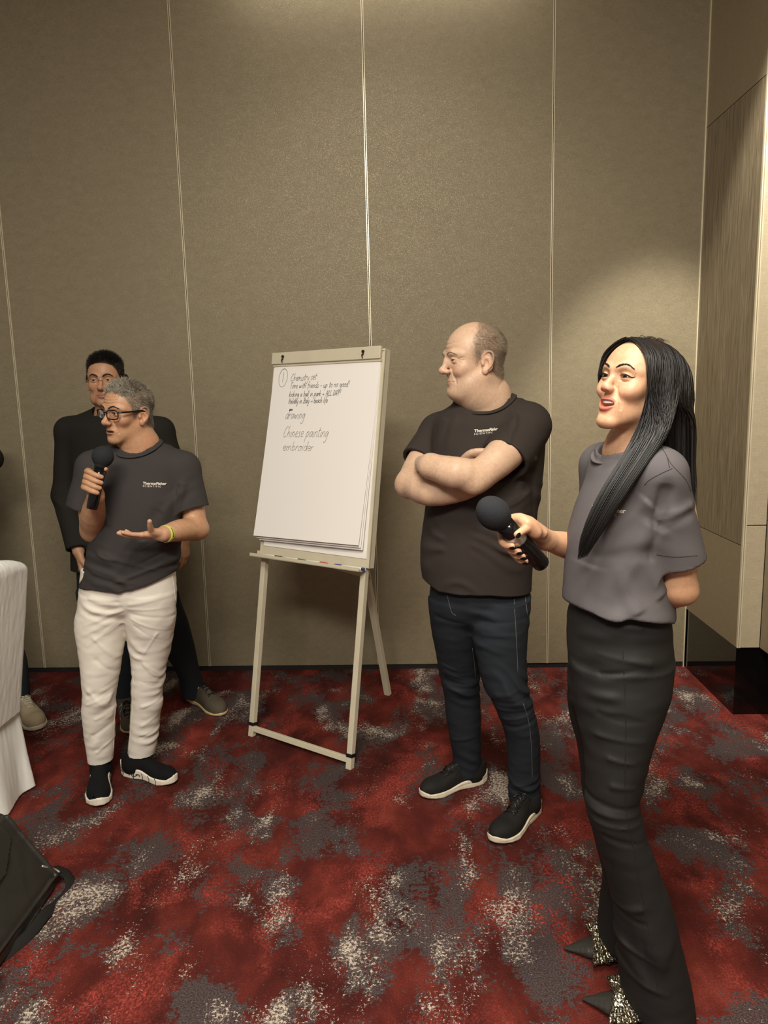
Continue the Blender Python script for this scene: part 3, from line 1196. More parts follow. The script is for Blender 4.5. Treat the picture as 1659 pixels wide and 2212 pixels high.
def hand_open(F, W, d, pn, th, s=1.0, curl=(.25, .3, .2), splay=.06, thumb=((.25, .75, .25), (.15, .95, .1)), fl=(.072, .080, .075, .060)):
    """relaxed hand. W wrist point, d finger direction, pn palm normal (palm side), th thumb side direction"""
    d, pn = _u(d), np.array(pn, float)
    pn = _u(pn - d * (pn @ d))
    x = np.cross(d, pn)
    x = _u(x if x @ np.array(th) > 0 else -x)
    W = np.array(W, float)
    L = lambda a, b, c: W + (x * a + d * b + pn * c) * s
    kn = [(.026, .088, 0), (.0085, .093, -.003), (-.009, .089, -.002), (-.0255, .080, .001)]
    base = [(.012, .012, 0), (.005, .010, -.002), (-.004, .010, -.002), (-.012, .012, 0)]
    for b, q in zip(base, kn):
        F.cap(L(*b), L(*q), .0135 * s, .0100 * s, k=.012 * s)
    F.ell(L(.002, .050, .004), np.array([.030, .040, .012]) * s, rot=np.column_stack([x, d, pn]), k=.012 * s)
    F.cap(L(.006, .0, 0), L(-.004, .02, 0), .019 * s, .018 * s, k=.015 * s)
    F.tube([L(.018, .018, .006), L(.032, .045, .010)], [.013 * s, .012 * s], k=.012 * s)
    tips = []
    for j, q in enumerate(kn):
        a = (1.5 - j) * splay
        l = fl[j]
        seg = [l * .46, l * .30, l * .26]
        ang, p, P_ = 0, np.array(q, float), [np.array(q, float)]
        cc = curl[j] if isinstance(curl[0], (tuple, list)) else curl
        for m in range(3):
            ang += cc[m]
            p = p + seg[m] * np.array([math.sin(a) * math.cos(ang), math.cos(a) * math.cos(ang), math.sin(ang)])
            P_.append(p)
        r0 = (.0092, .0095, .0090, .0080)[j] * s
        finger(F, [L(*v) for v in P_], r0, r0 * .80, k=.005 * s)
        tips.append((L(*P_[-1]), x, d, pn))
    p = np.array([.034, .048, .010])
    P_ = [np.array([.022, .022, .006]), p]
    for (a, b, c), l in zip(thumb, (.036, .030)):
        p = p + l * _u((a, b, c))
        P_.append(p)
    F.tube([L(*v) for v in P_], np.array([.0135, .0125, .0108, .0090]) * s, k=.008 * s, n=9)
    return L


def grip(F, O, ax, kdir, cdir, R, s=1.0, start=-.35, sweep=(2.9, 2.95, 2.95, 2.8), zz=(.034, .012, -.010, -.031), thumb=None, wrist=None, rf=.0088, over=0.0):
    """hand closed round a cylinder. O point on the axis at mid palm, ax axis (towards the index finger),
    kdir direction from the axis to the knuckles, cdir the side the fingers pass over; returns fingertip frames"""
    ax = _u(ax)
    kd = np.array(kdir, float)
    kd = _u(kd - ax * (kd @ ax))
    cd = np.array(cdir, float)
    cd = cd - ax * (cd @ ax)
    cd = _u(cd - kd * (cd @ kd))
    O = np.array(O, float)
    pos = lambda th, r, z: O + (kd * math.cos(th) + cd * math.sin(th)) * r + ax * z
    tips = []
    for j, z in enumerate(zz):
        r = R + rf * s
        pts = [pos(start - .25, r + .012 * s, z * .9), pos(start + .25, r + .010 * s, z), pos(start + .62 * 1, r + .006 * s, z)]
        for q in np.linspace(start + 1.15, start + sweep[j], 4):
            pts.append(pos(q, r + .0010, z + over * (q - start)))
        finger(F, pts, rf * 1.08 * s, rf * .82 * s, k=.0035 * s)
        tips.append((pts[-1], pos(start + sweep[j], 1, z) - pos(start + sweep[j], 0, z), ax, pts[-1] - pts[-2]))
    # palm
    zc = (zz[0] + zz[-1]) / 2
    for z, a in ((zz[0], .9), (zz[1], .95), (zz[2], .95), (zz[3], .9)):
        F.tube([pos(start - .1, R + .020 * s, z), pos(start - .7, R + .022 * s, z * .85 + zc * .15), pos(start - 1.35, R + .020 * s, z * .6 + zc * .4)], [.0125 * s, .014 * s, .015 * s], k=.010 * s)
    if wrist is not None:
        m = pos(start - 1.15, R + .026 * s, zc * .8)
        F.tube([pos(start - .9, R + .022 * s, zc), m * .45 + np.array(wrist) * .55, wrist], [.022 * s, .024 * s, .025 * s], k=.018 * s)
    if thumb:
        F.tube([np.array(t) for t in thumb], np.linspace(.0135, .0092, len(thumb)) * s, k=.006 * s, n=len(thumb) * 3)
    return tips, pos


def microphone(name, foam_c, end, label, parent=None, rh=.020, rf=.037, silver=False, stretch=1.05):
    """handheld microphone with foam windscreen, from the foam centre to the butt end"""
    foam_c, end = np.array(foam_c), np.array(end)
    L = np.linalg.norm(end - foam_c)
    root = empty(name, end, label, 'microphone', 'handheld microphones')
    fr = frame(end, foam_c - end)
    b = MB()
    pr = []
    for i in range(15):
        a = math.pi * (1 - i / 14)
        h = L + rf * stretch * math.cos(a)
        rr = rf * math.sin(a) * (1.0 - .10 * max(0, -math.cos(a)))
        pr.append((h, max(rr, .002)))
    b.lathe([(L - rf * 1.15, rh * 1.02)] + pr[3:], fr, 28)
    b.build('windscreen', MT['foam'], root, True)
    b = MB()
    b.lathe([(0, rh * .72), (.001, rh * .84), (.006, rh * .92), (.03, rh * .96), (L * .50, rh), (L * .50 + .001, rh * .985), (L * .52, rh * .985), (L * .52 + .001, rh), (L - rf * 1.0, rh * 1.05)], fr, 28)
    b.build('handle', MT['black_gloss'], root, True)
    if silver:
        b = MB()
        b.lathe([(L * .50, rh * 1.0), (L * .50 + .001, rh * 1.04), (L * .50 + .026, rh * 1.05), (L * .50 + .027, rh * 1.0)], fr, 28)
        b.build('collar_ring', MT['silver'], root, True)
    else:
        b = MB()
        b.lathe([(L * .44, rh * .99), (L * .44 + .0005, rh * 1.012), (L * .44 + .006, rh * 1.012), (L * .44 + .0065, rh * .99)], fr, 28)
        b.build('collar_ring', MT['black_plastic'], root, True)
    return root, fr, L


def shoe_axes(heel, toe):
    heel, toe = np.array(heel, float), np.array(toe, float)
    d = toe - heel
    L = math.hypot(d[0], d[1])
    y = np.array([d[0] / L, d[1] / L, 0])
    x = np.array([y[1], -y[0], 0])
    return heel * np.array([1, 1, 0]), np.column_stack([x, y, [0, 0, 1.0]]), L


def outline(L, s, k=1.0):
    """half width and centre line of a shoe sole; s=+1 right foot"""
    t = np.array([0, .04, .12, .25, .42, .58, .72, .84, .93, .98, 1.0])
    a = np.array([.010, .022, .031, .033, .032, .039, .0445, .041, .030, .017, .006]) * k
    c = np.array([0, 0, 0, 0, .002, .002, .000, -.003, -.006, -.008, -.009]) * s
    return t * L, a * L / .28, c * L / .28


def sneaker(name, heel, toe, side, parent, upper, sole_mat, h=.004, sole=.030, heel_sole=.036, ankle=None, toe_h=.050, style='laced', stripes=None, k=1.0, spring=.012):
    """a sneaker: upper field + sole field, local y runs heel to toe"""
    O, Rm, L = shoe_axes(heel, toe)
    ty, a, c = outline(L, side, k)
    U = Field()
    rows = []
    hts = np.array([.070, .085, .088, .086, .080, .066, .055, toe_h, toe_h * .86, toe_h * .66, toe_h * .45])
    for i in range(len(ty)):
        z1 = hts[i] * L / .28
        rows.append((ty[i] * .985 + .003, sole * .5 + (z1 - sole * .5) * .28, c[i], z1 * .62, a[i] * .96))
    # axis=1 loft: (t, u=x?, v=z) -> iu=0 (x), iv=2 (z)
    U.loft([(r[0], r[2], r[1], r[4], r[3]) for r in rows], axis=1, n=2.3, k=.01)
    if ankle is not None:
        al = (np.array(ankle) - O) @ Rm
        U.cap((0, L * .22, .05), (al[0], al[1], .115), .040, .036, k=.03)
        U.cut(lambda Q: Q[:, 2] - (.105 if style == 'sock' else .085) - (.0 if style == 'sock' else np.clip((Q[:, 1] - L * .3) * .25, 0, .03)))
    U.cut(lambda Q: sole * .55 - Q[:, 2])
    if style == 'laced':
        U.ell((0, L * .44, .088), (.022, L * .17, .016), k=.02)
        for q0, q1, rr in ((.62, .74, .0030), (.30, .40, .0022)):
            U.tube([(u_ * .036, L * (q1 - (q1 - q0) * u_ * u_), .062 * (1 - .45 * u_ * u_) if q0 > .5 else .078 * (1 - .4 * u_ * u_)) for u_ in (-1, -.6, 0, .6, 1)], rr, k=.004)
    V, Q = polygonise(U, (-.06, -.01, 0), (.06, L + .01, .15), h)
    root = mk(name, V @ Rm.T + O, Q, upper, parent, True)
    S = Field()
    ta, tb = ty, a * 1.06 + .001

    def sfn(Qp, cull):
        y = Qp[:, 1]
        w = np.interp(y, ta, tb)
        cc = np.interp(y, ta, c)
        if style != 'sock': w = w - .0016 * np.exp(-((Qp[:, 2] - np.interp(y, [0, L], [heel_sole * .62, sole * .45])) / .0022) ** 2)
        d = np.abs(Qp[:, 0] - cc) - w
        d = np.maximum(d, np.maximum(-y, y - L))
        hi = np.interp(y, [0, L * .06, L * .3, L * .62, L * .9, L], [heel_sole + .012, heel_sole, heel_sole * .95, sole * .82, sole * .8, sole * 1.25])
        lo_ = np.interp(y, [0, L * .1, L * .3, L * .5, L * .75, L], [spring * .6, 0, 0.0, .004, 0, spring])
        dz = np.maximum(Qp[:, 2] - hi, lo_ - Qp[:, 2])
        r = .006
        d, dz = d + r, dz + r
        return np.minimum(np.maximum(d, dz), 0) + np.sqrt(np.maximum(d, 0) ** 2 + np.maximum(dz, 0) ** 2) - r
    S._op(sfn, (0, L / 2, 0), L, .001, 'u')
    V, Q = polygonise(S, (-.06, -.01, -.005), (.06, L + .01, .06), h)
    mk('sole', V @ Rm.T + O, Q, sole_mat, root, True)
    fr = lambda x, y, z: O + Rm @ np.array([x, y, z])
    bv = BVHTree.FromPolygons([tuple(v) for v in root.data.vertices.data.vertices] if False else [tuple(v.co) for v in root.data.vertices], [tuple(q.vertices) for q in root.data.polygons])

    def on(x, y, off=.0015):
        r = bv.ray_cast(Vector(fr(x, y, .3)), Vector((0, 0, -1)))[0]
        return np.array(r) + np.array([0, 0, off]) if r is not None else fr(x, y, .09)
    return root, fr, on, L


def laces(on, L, parent, mat, y0=.42, y1=.62, n=5, w=.02):
    b = MB()
    for i in range(n):
        y = L * (y0 + (y1 - y0) * i / (n - 1))
        y2 = y + L * .035
        for sx in (-1, 1):
            b.sweep([on(sx * w * (1 - .1 * i / n), y), on(sx * w * .4, y + L * .012, .004), on(-sx * w * .4, y2 - L * .012, .004), on(-sx * w, y2)], .0022, 5)
    # bow
    c = on(0, L * (y0 - .02), .006)
    for sx in (-1, 1):
        q = on(sx * w * 1.4, L * (y0 - .05), .010)
        q2 = on(sx * w * .9, L * (y0 + .08), .006)
        b.sweep(crv([c, (c + q) / 2 + np.array([0, 0, .008]), q, (c + q) / 2 + np.array([0, 0, -.002]), c], 12), .0021, 5)
        b.sweep(crv([c, (c + q2) / 2 + np.array([0, 0, .004]), q2], 8), .0021, 5)
    return b.build('laces', mat, parent, True)


def sleeve(S, a, b, ra, rb, k=.03, gap=.009):
    """flat ended sleeve; call the returned function later to hollow its cuff"""
    a, b = np.array(a), np.array(b)
    S.cap(a, b, ra, rb, k=k, flat=True)
    d = _u(b - a)
    return lambda: S.cap(b + d * .02, b - d * .035, rb - gap, (ra + rb) / 2 - gap * 2.2, k=.003, m='s')


def collar(shirt, c, ax, r, mat, w=.010):
    """rib collar laid on the garment's own surface around the neck opening"""
    bv = BVHTree.FromPolygons([tuple(v.co) for v in shirt.data.vertices], [tuple(q.vertices) for q in shirt.data.polygons])
    fr_ = frame(c, ax)
    n = 72
    pts = np.array([np.array(bv.find_nearest(Vector(fr_(r * math.cos(a), r * math.sin(a), 0)))[0]) for a in np.linspace(0, 2 * math.pi, n + 1)[:-1]])
    pts = pts + np.array(_u(ax)) * .002
    for _ in range(6): pts = (np.roll(pts, 1, 0) + 2 * pts + np.roll(pts, -1, 0)) / 4
    b = MB()
    b.sweep(pts, w, 8, closed=True, flat=.42, up=ax)
    return b.build('collar', mat, shirt, True)


def garment(name, F, lo, hi, h, mat, parent):
    V, Q = polygonise(F, lo, hi, h)
    return seal(mk(name, V, Q, mat, parent, True))


def seal(o):
    """close pin holes left in a surface that should be watertight"""
    import bmesh
    bm = bmesh.new()
    bm.from_mesh(o.data)
    ed_ = [q for q in bm.edges if len(q.link_faces) == 1]
    if ed_:
        r = bmesh.ops.holes_fill(bm, edges=ed_, sides=16)
        for q in r['faces']: q.smooth = True
        bmesh.ops.recalc_face_normals(bm, faces=bm.faces[:])
        bm.to_mesh(o.data)
    bm.free()
    return o


def rows_px(rows):
    """(py, xl, xr, y, b) silhouette rows -> loft rows (z, cx, cy, a, b)"""
    out = []
    for py, xl, xr, y, b in rows:
        l, r = P(xl, py, y), P(xr, py, y)
        out.append(((l[2] + r[2]) / 2, (l[0] + r[0]) / 2, y, (r[0] - l[0]) / 2, b))
    return out


def folds(amp, dirn, freq, c, rad, warp=1.0, ph=0.0, sharp=2):
    """soft cloth folds: ridges perpendicular to dirn, fading away from c"""
    dirn = A3(_u(dirn))
    c, rad = A3(c), A3(rad)

    def fn(Q):
        q = (Q - c) / rad
        e = np.exp(-np.einsum('ij,ij->i', q, q))
        o = np.zeros(len(Q), f32)
        ix = np.nonzero(e > .02)[0]
        if len(ix):
            R_ = Q[ix]
            wv = noise3(R_ * 6 + ph) * warp * 2.2
            s = np.sin(R_ @ dirn * freq * .5 + wv * 1.9 + ph)
            m = smooth(-.35, .5, noise3(R_ * 11 + ph * 3.3))
            o[ix] = amp * e[ix] * m * (np.abs(s) ** 2.5)
        return o
    return fn


def ridges(segs, ymid):
    """cloth creases on the side of a garment facing -y: (a, b, height, width) with world points a, b (height < 0 sinks)"""
    sg = [(A3(a)[[0, 2]], A3(b)[[0, 2]], h, w) for a, b, h, w in segs]

    def fn(Q):
        q = Q[:, [0, 2]]
        o = np.zeros(len(Q), f32)
        fr_ = smooth(ymid + .02, ymid - .04, Q[:, 1])
        wob = .006 * noise3(Q * 17)
        for a, b, h, w in sg:
            ab = b - a
            t = np.clip((q - a) @ ab / f32(ab @ ab), 0, 1)
            d = _len(q - a - t[:, None] * ab) + wob
            ww = w * (1 - .45 * t)
            o += h * np.exp(-(d / ww) ** 2) * (1 - .75 * t) * smooth(0, .15, t + .05)
        return o * fr_
    return fn


def cloth_noise(amp, scale, stretch=(1, 1, 1)):
    st = A3(stretch) * scale
    return lambda Q: amp * noise3(Q * st + 3.1)


def flat_print(surface, lines, origin, udir, vdir, height, parent, name='logo_print'):
    """lettering laid on a garment: text outlines ray-cast to its surface. lines: (text, size, y, bold, spacing)"""
    me = surface.data
    bv = BVHTree.FromPolygons([tuple(v.co) for v in me.vertices], [tuple(p.vertices) for p in me.polygons])
    u, v = _u(udir), np.array(vdir, float)
    v = _u(v - u * (v @ u))
    n = np.cross(u, v)
    V, Fc = [], []
    for text, size, y, bold, spc, shear in lines:
        cu = bpy.data.curves.new('txt', 'FONT')
        cu.body = text
        cu.size = size
        cu.offset = bold
        cu.space_character = spc
        cu.shear = shear
        cu.resolution_u = 3
        o = bpy.data.objects.new('txt', cu)
        COL.objects.link(o)
        dg = bpy.context.evaluated_depsgraph_get()
        m = bpy.data.meshes.new_from_object(o.evaluated_get(dg))
        off = len(V)
        for w in m.vertices:
            p = np.array(origin) + u * w.co.x + v * (w.co.y + y)
            h = bv.ray_cast(Vector(p + n * .06), Vector(-n))
            V.append(np.array(h[0]) + n * .0016 if h[0] is not None else p)
        Fc += [tuple(i + off for i in q.vertices) for q in m.polygons]
        bpy.data.objects.remove(o)
        bpy.data.curves.remove(cu)
        bpy.data.meshes.remove(m)
    return mk(name, V, Fc, MT['print'], parent)
# ------------------------------------------------------------------ flipchart easel
FO = (G(541, 1592) + G(754, 1664)) / 2
FU = _u(G(754, 1664) - G(541, 1592))
FBK = np.array([-FU[1], FU[0], 0])
_th = math.radians(10)
FUP = FBK * math.sin(_th) + np.array([0, 0, 1]) * math.cos(_th)
FN = np.cross(FU, FUP)
fl = lambda u, v, n: FO + FU * u + FUP * v + FN * n
fbox = lambda u, v, n: ((u[0], v[0], n[0]), (u[1], v[1], n[1]))

easel = empty('flipchart_easel', FO, 'cream metal flipchart easel with paper pad standing before the wall', 'flipchart')


def fb(name, u, v, n, mat, bev=.002, parent=easel):
    b = MB()
    b.bevbox((u[0], v[0], n[0]), (u[1], v[1], n[1]), bev, fl)
    return b.build(name, mat, parent)


board = fb('board', (-.3165, .3165), (.866, 1.795), (-.008, 0), MT['easel'])
for s in (-1, 1):
    u0 = s * .3165
    fb('side_rail', (min(u0, u0 - s * .004), max(u0, u0 - s * .004)), (.866, 1.790), (-.036, .004), MT['easel'], .001)
fb('top_rail', (-.3165, .3165), (1.788, 1.797), (-.036, .004), MT['easel'], .001)
clip = fb('clamp_bar', (-.3175, .3035), (1.752, 1.806), (.006, .020), MT['easel'], .003)
fb('clamp_lip', (-.312, .3035), (1.742, 1.754), (.001, .012), MT['easel'], .001)
for u in (-.245, .215):
    b = MB()
    b.lathe([(0, .0065), (.006, .0065), (.008, .004)], frame(fl(u, 1.785, .020), FN), 10)
    b.sweep([fl(u - .003, 1.784, .024), fl(u + .006, 1.776, .028), fl(u - .002, 1.768, .028), fl(u + .001, 1.757, .024)], [.003, .0035, .003, .002], 6)
    b.build('hook', MT['knob'], easel, True)
# legs
for s, uu in ((-1, -.2985), (1, .2835)):
    fb('leg', (uu - .0135, uu + .0135), (.0 if s < 0 else .0, .868), (-.030, -.003), MT['easel'])
    b = MB()
    b.bevbox((uu - .0155, .052, -.032), (uu + .0155, .068, -.001), .002, fl)
    b.build('leg_sleeve', MT['black_plastic'], easel)
fb('foot_bar', (-.285, .270), (.026, .050), (-.026, -.006), MT['easel'])
# rear leg and braces
foot = G(838, 1500)
_ft = foot + FBK * -.0
top = fl(-.005, 1.70, -.045)
zl = _u(top - foot)
fr = frame(foot, zl, FU)
b = MB()
b.bevbox((-.016, -.013, 0.0), (.016, .013, np.linalg.norm(top - foot)), .002, fr)
b.build('rear_leg', MT['easel'], easel)
b = MB()
a0, a1 = fl(-.20, .884, -.03), foot + zl * (np.linalg.norm(top - foot) * .41)
b.bevbox((-.010, -.003, 0), (.010, .003, np.linalg.norm(a1 - a0)), .001, frame(a0, a1 - a0, (0, 0, 1)))
b.build('brace', MT['easel'], easel)
a0, a1 = fl(.25, .93, -.03), foot + zl * (np.linalg.norm(top - foot) * .41) + FU * .018
b = MB()
b.bevbox((-.010, -.003, 0), (.010, .003, np.linalg.norm(a1 - a0)), .001, frame(a0, a1 - a0, (0, 0, 1)))
b.lathe([(-.006, .006), (.004, .006)], frame(a1, FU), 10)
b.build('brace', MT['easel'], easel)
# pen tray
tr = MB()
tr.box((-.336, .852, -.002), (.300, .856, .050), fl)
tr.box((-.336, .852, .046), (.300, .868, .050), fl)
tr.box((-.336, .852, -.002), (.300, .878, .001), fl)
tr.build('pen_tray', MT['easel'], easel)


# paper: curled front sheets over the flat pad
def sheet(name, u0, u1, v0, v1, curl, skew, n0, parent, mat, thick=.0012):
    nu, nv = 10, 24
    V, Fc = [], []
    for side in (0, 1):
        for j in range(nv + 1):
            t = j / nv            # 0 at top
            for i in range(nu + 1):
                q = i / nu
                cc = curl * t ** 1.7 * (1.05 - .25 * q) + .003 * math.sin(q * 5 + t * 4) * t
                u = u0 + (u1 - u0) * q + skew * t
                v = v1 + (v0 - v1) * t + .012 * t * (q - .5)
                V.append(fl(u, v, n0 + cc - side * thick))
    m = (nu + 1) * (nv + 1)
    for j in range(nv):
        for i in range(nu):
            a = j * (nu + 1) + i
            Fc.append((a, a + nu + 1, a + nu + 2, a + 1))
            Fc.append((m + a, m + a + 1, m + a + nu + 2, m + a + nu + 1))
    rim = [j * (nu + 1) for j in range(nv + 1)] + [nv * (nu + 1) + i for i in range(1, nu + 1)] + [j * (nu + 1) + nu for j in range(nv - 1, -1, -1)]
    for a, b_ in zip(rim[:-1], rim[1:]):
        Fc.append((a, a + m, b_ + m, b_))
    return mk(name, V, Fc, mat, parent)


fb('paper_pad', (-.296, .300), (.905, 1.75), (.0005, .003), MT['paper'], .0005)
sheet('paper_sheet', -.300, .301, .936, 1.752, .016, -.012, .005, easel, MT['paper'])
sheet('paper_sheet', -.304, .300, .945, 1.752, .024, -.016, .0065, easel, MT['paper'])
front = sheet('paper_sheet', -.307, .300, .955, 1.752, .036, -.020, .008, easel, MT['paper'])

# single stroke hand lettering
GL = {
    'a': (.5, [[(.42, .42), (.2, .5), (.03, .25), (.15, 0), (.4, .3), (.44, .5), (.42, .1), (.5, 0)]]),
    'b': (.48, [[(.06, 1), (.04, .0)], [(.04, .3), (.25, .5), (.42, .28), (.25, 0), (.05, .05)]]),
    'c': (.42, [[(.38, .42), (.2, .5), (.03, .25), (.18, 0), (.4, .08)]]),
    'd': (.5, [[(.4, .42), (.2, .5), (.03, .25), (.15, 0), (.38, .2), (.46, 1.0), (.42, .1), (.5, 0)]]),
    'e': (.44, [[(.04, .25), (.36, .3), (.3, .5), (.1, .45), (.03, .2), (.18, 0), (.42, .1)]]),
    'f': (.36, [[(.42, .95), (.25, 1.05), (.16, .6), (.1, -.3)], [(.0, .5), (.34, .55)]]),
    'g': (.5, [[(.42, .42), (.2, .5), (.03, .25), (.2, .02), (.42, .45), (.36, -.3), (.15, -.5), (-.02, -.35)]]),
    'h': (.5, [[(.08, 1.05), (.03, 0)], [(.04, .25), (.25, .5), (.36, .35), (.38, 0)]]),
    'i': (.2, [[(.1, .48), (.06, .05), (.16, 0)], [(.13, .7), (.15, .72)]]),
    'k': (.46, [[(.1, 1), (.02, -.05)], [(.4, .5), (.08, .25), (.42, 0)]]),
    'l': (.2, [[(.14, 1.02), (.05, .08), (.16, 0)]]),
    'm': (.75, [[(.05, .48), (.02, 0)], [(.03, .25), (.2, .5), (.3, .35), (.3, 0)], [(.31, .25), (.5, .5), (.6, .35), (.62, 0)]]),
    'n': (.48, [[(.05, .48), (.02, 0)], [(.03, .25), (.24, .5), (.36, .35), (.38, 0)]]),
    'o': (.46, [[(.25, .5), (.05, .3), (.12, .02), (.34, .08), (.4, .38), (.22, .5), (.45, .46)]]),
    'p': (.48, [[(.08, .5), (.0, -.5)], [(.06, .35), (.28, .5), (.4, .28), (.22, .02), (.05, .08)]]),
    'r': (.34, [[(.06, .48), (.02, 0)], [(.03, .28), (.2, .5), (.33, .44)]]),
    's': (.36, [[(.34, .46), (.14, .48), (.12, .3), (.28, .18), (.2, 0), (.0, .05)]]),
    't': (.32, [[(.18, .85), (.1, .08), (.26, .02)], [(.0, .52), (.34, .58)]]),
    'u': (.48, [[(.04, .48), (.05, .1), (.2, 0), (.38, .2), (.42, .48), (.4, .05), (.48, 0)]]),
    'w': (.66, [[(.03, .48), (.1, .02), (.3, .4), (.4, .02), (.62, .48)]]),
    'x': (.4, [[(.02, .5), (.36, 0)], [(.36, .5), (.02, 0)]]),
    'y': (.46, [[(.03, .48), (.1, .15), (.25, .1)], [(.42, .5), (.3, -.1), (.12, -.48), (-.05, -.35)]]),
    'z': (.42, [[(.02, .46), (.36, .48), (.05, .02), (.4, .05)]]),
    'A': (.62, [[(.0, 0), (.3, .95), (.5, 0)], [(.1, .35), (.46, .38)]]),
    'B': (.5, [[(.05, .95), (.02, 0)], [(.05, .95), (.36, .8), (.06, .5), (.42, .3), (.02, 0)]]),
    'C': (.6, [[(.5, .85), (.35, 1.0), (.1, .7), (.04, .25), (.2, 0), (.5, .15)]]),
    'D': (.55, [[(.06, .95), (.02, 0)], [(.0, .9), (.42, .7), (.4, .2), (.0, .0)]]),
    'F': (.5, [[(.1, .95), (.02, 0)], [(.05, .95), (.5, 1.0)], [(.06, .5), (.38, .55)]]),
    'H': (.6, [[(.08, .95), (.02, 0)], [(.48, 1), (.42, 0)], [(.05, .45), (.45, .52)]]),
    'I': (.3, [[(.2, .95), (.08, 0)], [(.05, .9), (.34, .98)], [(-.05, 0), (.22, .05)]]),
    'K': (.5, [[(.1, .95), (.02, -.15)], [(.46, .9), (.07, .4), (.44, 0)]]),
    'L': (.45, [[(.1, .95), (.03, .02), (.4, .06)]]),
    'T': (.5, [[(.26, .95), (.18, -.05)], [(.02, .9), (.55, 1.0)]]),
    'Y': (.5, [[(.02, .95), (.2, .5)], [(.48, 1), (.1, 0)]]),
    '1': (.3, [[(.2, 1), (.14, 0)]]),
    '-': (.4, [[(.06, .28), (.34, .3)]]),
    '>': (.6, [[(.04, .25), (.5, .28)], [(.36, .42), (.5, .28), (.34, .14)]]),
    '!': (.3, [[(.2, 1.05), (.12, .35)], [(.08, .05), (.1, .07)]]),
    '.': (.2, [[(.08, .4), (.1, .42)]]),
    ' ': (.34, []),
}
hw = MB()


def front_n(u, v):
    t = (1.752 - v) / (1.752 - .955)
    q = (u + .020 * t + .307) / .607
    return .008 + .036 * max(t, 0) ** 1.7 * (1.05 - .25 * q) + .003 * math.sin(q * 5 + t * 4) * t + .0012


def write(text, u, v, size, rise=0.0, slant=.15, wsc=1.0, pen=.0010, jit=.03):
    r_ = np.random.default_rng(len(text) * 7 + 3)
    x = 0
    for ch in text:
        w, st = GL[ch]
        for s_ in st:
            pts = np.array(s_, float)
            if len(pts) > 2: pts = crv(pts, len(pts) * 4)
            pts = pts + r_.normal(size=2) * jit * .5
            q = []
            for a, b_ in pts:
                uu = u + (x + a * wsc + slant * b_) * size
                vv = v + (b_ + x * rise) * size
                q.append(fl(uu, vv, front_n(uu, vv)))
            hw.sweep(q, pen, 4, up=FN)
        x += (w + .05) * wsc
    return x * size


def pix2f(px, py):
    d = ray(px, py)
    nn = FN
    for n0 in (.01, .012):
        t = ((fl(0, 0, n0) - CAM) @ nn) / (d @ nn)
        q = CAM + t * d - FO
    return q @ FU, q @ FUP


for text, px, py, size, rise, slant, wsc, pen in (
        ('Chemistry set.', 627, 823, .034, .015, .2, .74, .0007),
        ('Time with friends - up to no good!', 626, 839, .028, .0, .2, .78, .0007),
        ('kicking a ball in park > ALL DAY!', 624, 857, .026, .004, .2, .76, .0008),
        ('Holiday in Italy > beach life', 623, 872, .026, .012, .2, .70, .0008),
        ('zoo', 625, 887, .014, .01, .2, 1.0, .0010),
        ('drawing', 617, 905, .046, .01, .25, .72, .0006),
        ('Chinese painting', 613, 944, .050, .014, .25, .72, .0006),
        ('embroider', 613, 973, .042, .012, .2, .98, .0006)):
    u0, v0 = pix2f(px, py)
    write(text, u0, v0, size, rise, slant, wsc, pen)
uc, vc = pix2f(611, 816)
hw.sweep([fl(uc + .026 * math.cos(a) + .004 * math.sin(a), vc + .042 * math.sin(a), front_n(uc, vc)) for a in np.linspace(0, 2 * math.pi, 28)[:-1]], .0008, 4, closed=True, up=FN)
hw.sweep([fl(uc + .002, vc + .026, front_n(uc, vc)), fl(uc - .002, vc - .020, front_n(uc, vc))], .0009, 4, up=FN)
hwo = hw.build('handwriting', MT['ink'], front)
hwo['kind'] = 'stuff'
hwo['label'] = 'dark marker handwriting on the front sheet'


# marker pens lying in the tray, each end to end along it
def pen(uc, body, capm, cap_right, label, plug=None, L=.118, v=.8625, nn=.022, cap_len=.042):
    o = fl(uc, v, nn)
    root = empty('marker_pen', o, label, 'marker', 'markers in the easel tray')
    d = FU if cap_right else -FU
    fr_ = frame(o - d * L / 2, d)
    b = MB()
    b.lathe([(0, .0062), (.001, .0068), (L - cap_len, .0068), (L - cap_len + .002, .006)], fr_, 12)
    b.build('barrel', body, root, True)
    b = MB()
    b.lathe([(L - cap_len, .0073), (L - .004, .0068), (L, .005)], fr_, 12)
    b.build('cap', capm, root, True)
    if plug:
        b = MB()
        b.lathe([(-.010, .0064), (-.009, .0074), (.002, .0074)], fr_, 12)
        b.build('end_plug', plug, root, True)
    return root


pen(-.218, MT['white_pl'], MT['black_plastic'], True, 'white marker with a black cap, leftmost in the easel tray')
pen(-.078, MT['white_pl'], MT['green'], True, 'white marker with a green cap in the easel tray')
pen(.050, MT['white_pl'], MT['red'], True, 'white marker with a red cap in the easel tray')
pen(.222, MT['white_pl'], MT['blue'], False, 'white marker with blue cap sticking out past the tray end', MT['blue'], L=.150)

# ------------------------------------------------------------------ covered chair, bag
CH = empty('banquet_chair', (-1.75, 2.58, 0), 'banquet chair under a white crinkled cloth cover at the left edge', 'chair')
F = Field()
